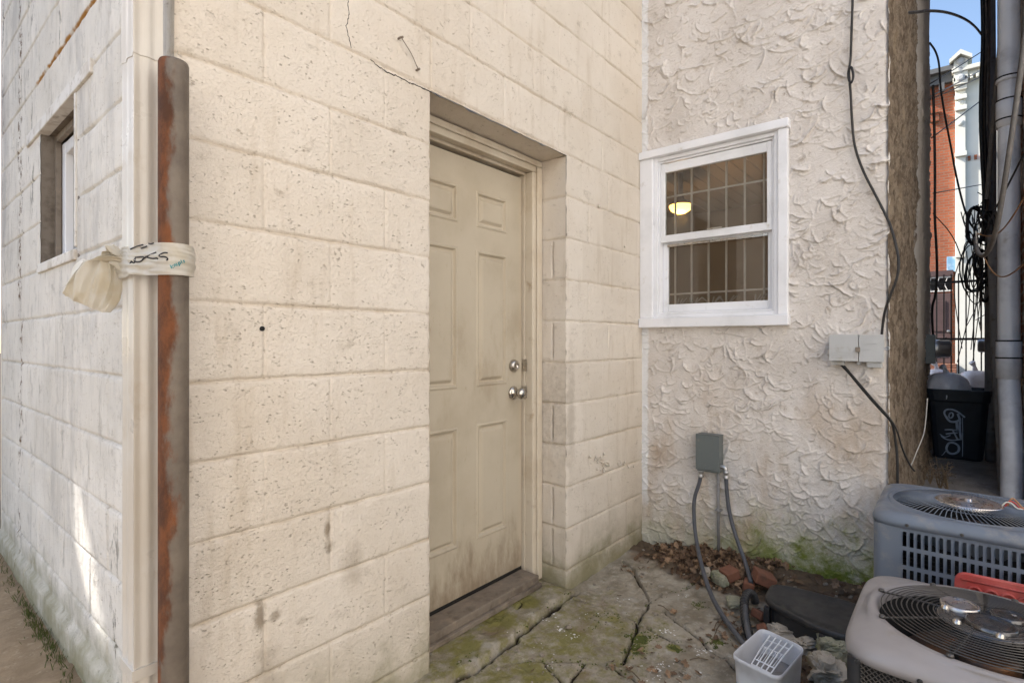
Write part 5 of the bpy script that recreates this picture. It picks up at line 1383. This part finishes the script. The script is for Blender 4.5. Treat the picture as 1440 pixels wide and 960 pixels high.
cable([P(1312,272,Y=5.2),P(1345,266,Y=6.),P(1395,257,Y=6.5)], .006, 'nearly level black wire in front of the lower red facade', group=gp, sm=1)
cable([P(1312,300,Y=5.2),P(1340,330,Y=5.5),P(1355,370,Y=5.5)], .005, 'black wire drooping from the brown wall across red facade to the gate', group=gp)
big = [P(1446,20,Y=3.1),P(1438,80,Y=3.1),P(1430,140,Y=3.15),P(1420,210,Y=3.2),P(1410,275,Y=3.3),P(1402,320,Y=3.4),P(1393,350,Y=3.6),P(1383,362,Y=3.8),P(1374,355,Y=4.0),P(1372,335,Y=4.2)]
cable(big, .014, 'thick grey cable sweeping in front of the white soil pipe', 'cablegrey', gp, seg=8)
cable([P(1409,-20,Y=4.2),P(1407,60,Y=4.2),P(1400,130,Y=4.3),P(1394,200,Y=4.4),P(1388,280,Y=4.5)], .016, 'dark grey cable leaning beside the white painted brick', 'cablegrey', gp, seg=8)
cable([P(1446,205,Y=3.2),P(1428,240,Y=3.3),P(1410,275,Y=3.5),P(1396,300,Y=3.8),P(1385,330,Y=4.2)], .006, 'thin black wire slanting across the white soil pipe', group=gp)
cable([P(1374,328,Y=4.2),P(1388,333,Y=4.1),P(1403,330,Y=3.9),P(1420,312,Y=3.6),P(1446,268,Y=3.3)], .005, 'tan wire sagging across the white soil pipe', 'cableorange', gp)
cable([P(1384,362,Y=4.0),P(1392,378,Y=3.9),P(1404,390,Y=3.8),P(1420,388,Y=3.5),P(1446,366,Y=3.2)], .005, 'lower pale tan wire looping across the white soil pipe', 'cableorange', gp)
cable([P(1373,325,Y=4.1),P(1373,345,Y=4.1),P(1378,360,Y=4.1),P(1384,355,Y=4.1)], .006, 'short white cable loop hanging from the bundle', 'cablewhite', gp)
for k in range(9):
    px = 1381+k*1.6; r = random.uniform(.010,.018); j = lambda s: random.uniform(-s,s)
    Yk = 4.6+.05*k
    cable([P(px+j(2),-40,Y=Yk),P(px+j(2)+1,50,Y=Yk),P(px+j(2)-.5,110,Y=Yk),P(px-1+j(2),170,Y=Yk),P(px+j(2),230,Y=Yk),P(1385+.7*k+j(2),285,Y=Yk),P(1384+j(4),320+j(20),Y=Yk)], r, 'one of the dark cables bundled tight up the right alley wall', 'cablegrey' if k%3 else 'cable', 'bundle of cables on the right alley wall')
for k in range(26):
    cx_ = random.uniform(1362,1392); cy_ = random.uniform(285,405); rr = random.uniform(8,30); pts = []
    a0 = random.uniform(0,6.28); Yk = random.uniform(4.3,5.4); sp = random.choice((-1,1))
    for i in range(random.randint(5,11)):
        a = a0+sp*i*.75; pts.append(P(cx_+rr*.55*math.cos(a)+random.uniform(-4,4), cy_+rr*1.25*math.sin(a)+i*random.uniform(0,3), Y=Yk+.02*i))
    cable(pts, random.choice((.003,.004,.006,.009)), 'one of the tangled black cable loops below the bundle', group='tangled cable loops')
for k in range(10):
    x0 = random.uniform(1345,1390); cable([P(x0,random.uniform(280,380),Y=5.3),P(x0+random.uniform(-14,14),random.uniform(380,440),Y=5.5),P(x0+random.uniform(-16,10),random.uniform(440,520),Y=5.8)], .004, 'one of the loose thin wires trailing below the tangle', group='loose trailing wires')
# dark coil of cable
for (a,b_,r,lab) in ((1372,318,26,'big coil of black cable hung on the right wall'),(1380,372,20,'smaller coil of black cable below the big one'),(1386,410,14,'lowest bunched coil of black cable on right wall')):
    pts = []
    for i in range(46):
        an = i*.55; q = r*(1+.12*math.sin(i*1.7)); pts.append(P(a+q*.5*math.cos(an), b_+q*math.sin(an), Y=4.7+.01*(i%7)))
    cable(pts, .011, lab, sm=1, name='cable_coil', cat='cable coil')
# iron gate
gt = thing('iron_gate', (8.6,0,.1), 'black iron bar gate closing the alley end', 'gate')
for k in range(11): b = MB(); y = -.42+.07*k; b.box(8.56,8.575,y-.007,y+.007,.15,2.05); obj('gate_bar', b, M['iron'], gt)
for z in (.3,1.25,1.95): b = MB(); b.box(8.55,8.585,-.44,.34,z-.014,z+.014); obj('gate_rail', b, M['iron'], gt)
# weeds at the alley mouth
def weed(px, py, hgt, seed, label):
    random.seed(seed); p = P(px,py,Y=3.6); b = MB()
    for k in range(5):
        a = random.uniform(0,6.28); d = Vector((math.cos(a)*.06,math.sin(a)*.06,hgt*random.uniform(.6,1)))
        top = p+d; b.tube([p,p+d*.5+Vector((random.uniform(-.02,.02),random.uniform(-.02,.02),0)),top], [.004,.003,.0015], 5, 1)
        for j in range(4):
            f = random.uniform(.3,.95); q = p+d*f; c = q+Vector((random.uniform(-.06,.06),random.uniform(-.06,.06),random.uniform(0,.04)))
            b.tube([q,c], .0015, 4); s = .012; b.add([c,c+Vector((s,s*.5,.004)),c+Vector((s*1.4,0,-.01)),c+Vector((s*.4,-s*.6,-.004))],[(0,1,2,3)])
    tag(obj('weed', b, M['stem']), label, 'weed', 'dry weeds at the alley mouth')
weed(1322,690,.24,21,'tall dry weed stem at the alley mouth behind grey condenser'); weed(1334,692,.20,25,'second dry weed to the right of the tall one'); weed(1308,680,.16,29,'short dry weed tuft at the foot of the brown wall')
random.seed(99)
b = MB(); tt = []
for k in range(260):
    x = random.uniform(3.1,4.6); y = random.uniform(-.3,.22); 
    if random.random() > (.9 if y > .12 else .25): continue
    z = -.01+.13*float(sstep(3.2,6.0,np.array(x)))+random.uniform(.008,.05 if y > .12 else .015)
    leafgeo(b, tt, (x,y,z), random.uniform(.012,.026), random.uniform(0,6.3), random.gauss(0,.5), random.gauss(0,.5), random.uniform(-.5,.8), random.random()**1.6)
o = obj('alley_leaves', b, M['leaf']); kind(o,'stuff'); a = o.data.attributes.new('tint','FLOAT','POINT'); a.data.foreach_set('value', tt)

# ================================================================== HOUSES ACROSS THE STREET
FX = 19.2
rh = thing('brick_rowhouse', (FX+2,3.2,0), 'red brick rowhouse with brown door at the far end of the alley', 'house')
b = MB(); b.box(FX,FX+6,.076,6.2,0,8.35); obj('wall', b, M['redbrick'], rh)
b = MB(); b.box(FX-.12,FX+6,.076,6.25,8.352,8.62); b.box(FX-.28,FX+6,.08,6.25,8.622,8.75)
for k in range(6): b.box(FX-.2,FX-.002,.30+.5*k,.42+.5*k,8.15,8.351)
obj('cornice', b, M['greyroof'], rh)
q0 = P(1306,500,x=FX-.03); q1 = P(1339,412,x=FX-.03); q2 = P(1339,388,x=FX-.03)
dy0, dy1 = q1.y, q1.y+.95
b = MB(); b.box(FX-.06,FX-.004,dy0,dy1,.62,q1.z); dd = obj('door', b, M['brownstone'], rh, bev=.01)
b = MB()
for (ya,yb) in ((dy0+.14,dy0+.42),(dy0+.53,dy0+.81)):
    for (za,zb_) in ((.80,1.35),(1.5,q1.z-.2)): b.box(FX-.085,FX-.061,ya,yb,za,zb_)
obj('door_panel', b, M['brownstone'], dd, bev=.01)
b = MB(); b.lathe([(0,.0),(.04,0),(.04,.05),(0,.06)], (FX-.061,dy0+.08,1.5), (-1,0,0), 10); obj('handle', b, M['steel'], dd)
b = MB(); b.box(FX-.04,FX-.004,dy0,dy1,q1.z+.05,q2.z); tr = obj('transom', b, M['darkpane'], rh)
b = MB(); b.box(FX-.05,FX-.041,dy0,dy1,q1.z+.05,q1.z+.09); b.box(FX-.05,FX-.041,dy0,dy1,q2.z-.04,q2.z)
for k in range(5): y = dy0+.1+.18*k; b.tube([(FX-.05,y,q1.z+.09),(FX-.05,y+.06,(q1.z+q2.z)/2),(FX-.05,y,q2.z-.04)], .012, 5)
obj('grille', b, M['trimwhite'], tr)
b = MB(); b.box(FX-.08,FX-.003,dy0-.02,dy1+.05,q2.z+.01,q2.z+.16); obj('lintel', b, M['brownstone'], rh)
for k in range(4):
    z = P(1325,215,x=FX).z; 
b = MB(); z = P(1320,165,x=FX).z; b.box(FX-.10,FX-.003,.42,.62,z-.12,z+.1); b.box(FX-.14,FX-.003,.40,.64,z+.102,z+.16); obj('brick_corbel', b, M['redbrick'], rh)
b = MB()
for k in range(4): b.box(FX-1.4+.3*k,FX-.1,dy0-.1,dy1+.2,.14+.12*k,.14+.12*(k+1)-.004)
tag(obj('front_steps', b, M['brickbit'], bev=.01), 'brick front steps below the brown door across the street', 'steps')
q = P(1338,372,x=FX-.03); b = MB(); b.box(FX-.05,FX-.004,q.y-.14,q.y+.10,q.z-.2,q.z+.22); tag(obj('sign_plate', b, M['blueplate'], bev=.01), 'small blue and white plate on red brick above the far door', 'sign')
wh = thing('white_rowhouse', (FX+2,-3,0), 'tall white painted rowhouse with small gable at the far end of the alley', 'house')
zt = P(1370,96,x=FX).z
b = MB(); b.box(FX-.10,FX+6,-6,.072,0,zt-.25); obj('wall', b, M['whitehouse'], wh)
b = MB(); b.box(FX-.22,FX+6,-6,.10,zt-.248,zt-.12); b.box(FX-.34,FX+6,-6,.14,zt-.118,zt)
for k in range(8): b.box(FX-.3,FX-.1,-.75+.12*k-.03,-.75+.12*k+.03,zt-.36,zt-.25)
obj('cornice', b, M['whitehouse'], wh, bev=.01)
b = MB(); yg0 = P(1365,90,x=FX-.3).y; yg1 = P(1337,90,x=FX-.3).y; zg0 = zt+.002; zg1 = P(1350,85,x=FX-.3).z; zg2 = P(1350,75,x=FX-.3).z; ym = (yg0+yg1)/2
def prism(b, ys, x0, x1):
    n = len(ys); b.add([(x0,y,z) for y,z in ys]+[(x1,y,z) for y,z in ys], [tuple(range(n)),tuple(range(2*n-1,n-1,-1))]+[(k,(k+1)%n,n+(k+1)%n,n+k) for k in range(n)])
prism(b, [(yg0+.06,zt-.45),(yg1-.06,zt-.45),(yg1-.06,zg1),(ym,zg2-.1),(yg0+.06,zg1)], FX-.30, FX+.6)
gb = obj('gable', b, M['whitehouse'], wh)
b = MB(); prism(b, [(yg0-.03,zg1-.05),(yg0-.03,zg1+.05),(ym,zg2+.06),(yg1+.03,zg1+.05),(yg1+.03,zg1-.05),(ym,zg2-.06)], FX-.42, FX+.7); obj('gable_moulding', b, M['whitehouse'], gb)
b = MB()
for k in range(3): b.lathe([(.0,.04),(.05,.04),(.09,.02),(.1,0)], (FX-.30,ym,zt-.28+.22*k), (-1,0,0), 12)
obj('ornament', b, M['telecom'], gb)
b = MB(); y0 = P(1358,200,x=FX-.15).y; b.box(FX-.18,FX-.102,y0,.07,3.5,zt-.46)
for z in (P(1350,128,x=FX).z,P(1350,141,x=FX).z,P(1350,156,x=FX).z,P(1350,220,x=FX).z): b.box(FX-.26,FX-.182,y0-.03,.08,z-.06,z+.06)
obj('pilaster', b, M['whitehouse'], wh, bev=.008)
b = MB()
for z in (P(1350,148,x=FX).z,P(1350,176,x=FX).z): b.lathe([(0,.03),(.06,.03),(.09,.0)], (FX-.181,(y0+.07)/2,z), (-1,0,0), 12)
obj('rosette', b, M['whitehouse'], wh, smooth=True)
b = MB()
for z in (P(1375,222,x=FX).z,): 
    for k in range(5): b.box(FX-.14,FX-.102,-.25-.13*k,-.19-.13*k,z-.06,z+.06)
obj('frieze_relief', b, M['redbrick'], wh)

# ================================================================== UNSEEN NEIGHBOUR AND ADDED SUN-SHAPING WALL (they shade the yard and throw light back)
nb = thing('unseen_neighbour_house', (-.5,-4.6,0), 'unseen neighbour house across the yard, made pale to bounce light on the cream wall', 'house')
b = MB(); b.box(-7,3.28,-7.5,-2.6,0,6.4); obj('wall', b, M['yardbrick'], nb)  # out of view; pale coat chosen to throw sunlight back
b = MB(); b.box(-7.1,3.29,-7.6,-2.5,6.402,6.6); obj('roof', b, M['greyroof'], nb)
pw = MB(); PX0, PX1 = -.95, -.90  # added unseen wall: shades the side wall, its gap casts the sun patch
def through(px, py):
    p = P(px,py,x=XW); k = (XW-PX1)/-sd.x; return (p.y+sd.y*k, p.z+sd.z*k)
gap = [through(*q) for q in ((92,612),(113,690),(130,780),(144,876),(135,884),(121,835),(99,760),(88,680))]
zs_ = sorted({round(q[1],4) for q in gap}); za, zb_ = zs_[0], zs_[-1]
ya, yb = min(q[0] for q in gap)-.1, max(q[0] for q in gap)+.1
pw.box(PX0,PX1,5.2,ya,0,9.2); pw.box(PX0,PX1,yb,11.5,0,9.2); pw.box(PX0,PX1,ya,yb,0,za); pw.box(PX0,PX1,ya,yb,zb_,9.2)
NS = 26
for k in range(NS):
    z0 = za+(zb_-za)*k/NS; z1 = za+(zb_-za)*(k+1)/NS; zm = (z0+z1)/2; hits = []
    for i in range(len(gap)):
        (y_a,z_a),(y_b,z_b) = gap[i], gap[(i+1)%len(gap)]
        if (z_a-zm)*(z_b-zm) < 0: hits.append(y_a+(y_b-y_a)*(zm-z_a)/(z_b-z_a))
    if len(hits) >= 2: pw.box(PX0,PX1,ya,min(hits),z0,z1); pw.box(PX0,PX1,max(hits),yb,z0,z1)
    else: pw.box(PX0,PX1,ya,yb,z0,z1)
tag(obj('sun_shaping_wall', pw, M['whitehouse']), 'unseen added white wall with a small gap that shapes sun on the side wall', 'wall')

# ================================================================== LIGHT AND CAMERA
EL = math.asin(sd.z); ROT = math.atan2(sd.x, sd.y)
W = bpy.data.worlds.new('World'); S.world = W; W.use_nodes = True
nt = W.node_tree; bg = nt.nodes['Background']
sky = nt.nodes.new('ShaderNodeTexSky'); sky.sky_type = 'NISHITA'; sky.sun_disc = False
sky.sun_elevation = EL; sky.sun_rotation = ROT; sky.altitude = 50; sky.air_density = 1; sky.dust_density = 1.5; sky.ozone_density = 1
nt.links.new(sky.outputs[0], bg.inputs[0]); bg.inputs[1].default_value = .13
L = bpy.data.lights.new('sun','SUN'); L.energy = 4.6; L.angle = math.radians(.53); L.color = (1,.955,.89)
lo = bpy.data.objects.new('sun', L); COL.objects.link(lo); lo.rotation_euler = (-sd).to_track_quat('-Z','Y').to_euler(); lo.location = (0,0,12)
cam = bpy.data.cameras.new('camera'); co = bpy.data.objects.new('camera', cam); COL.objects.link(co)
co.location = (0,0,CAMZ); f = Vector((D1Y,D1X,0)); co.rotation_euler = f.to_track_quat('-Z','Y').to_euler()
cam.lens = 36*F/1440; cam.sensor_width = 36; cam.clip_start = .02; cam.clip_end = 500
S.camera = co
vsn = S.view_settings; vsn.view_transform = 'Standard'; vsn.look = 'None'; vsn.exposure = 1.2; vsn.gamma = 1; vsn.use_curve_mapping = False
S.render.engine = 'CYCLES'
S.cycles.max_bounces = 10; S.cycles.diffuse_bounces = 5; S.cycles.transparent_max_bounces = 12
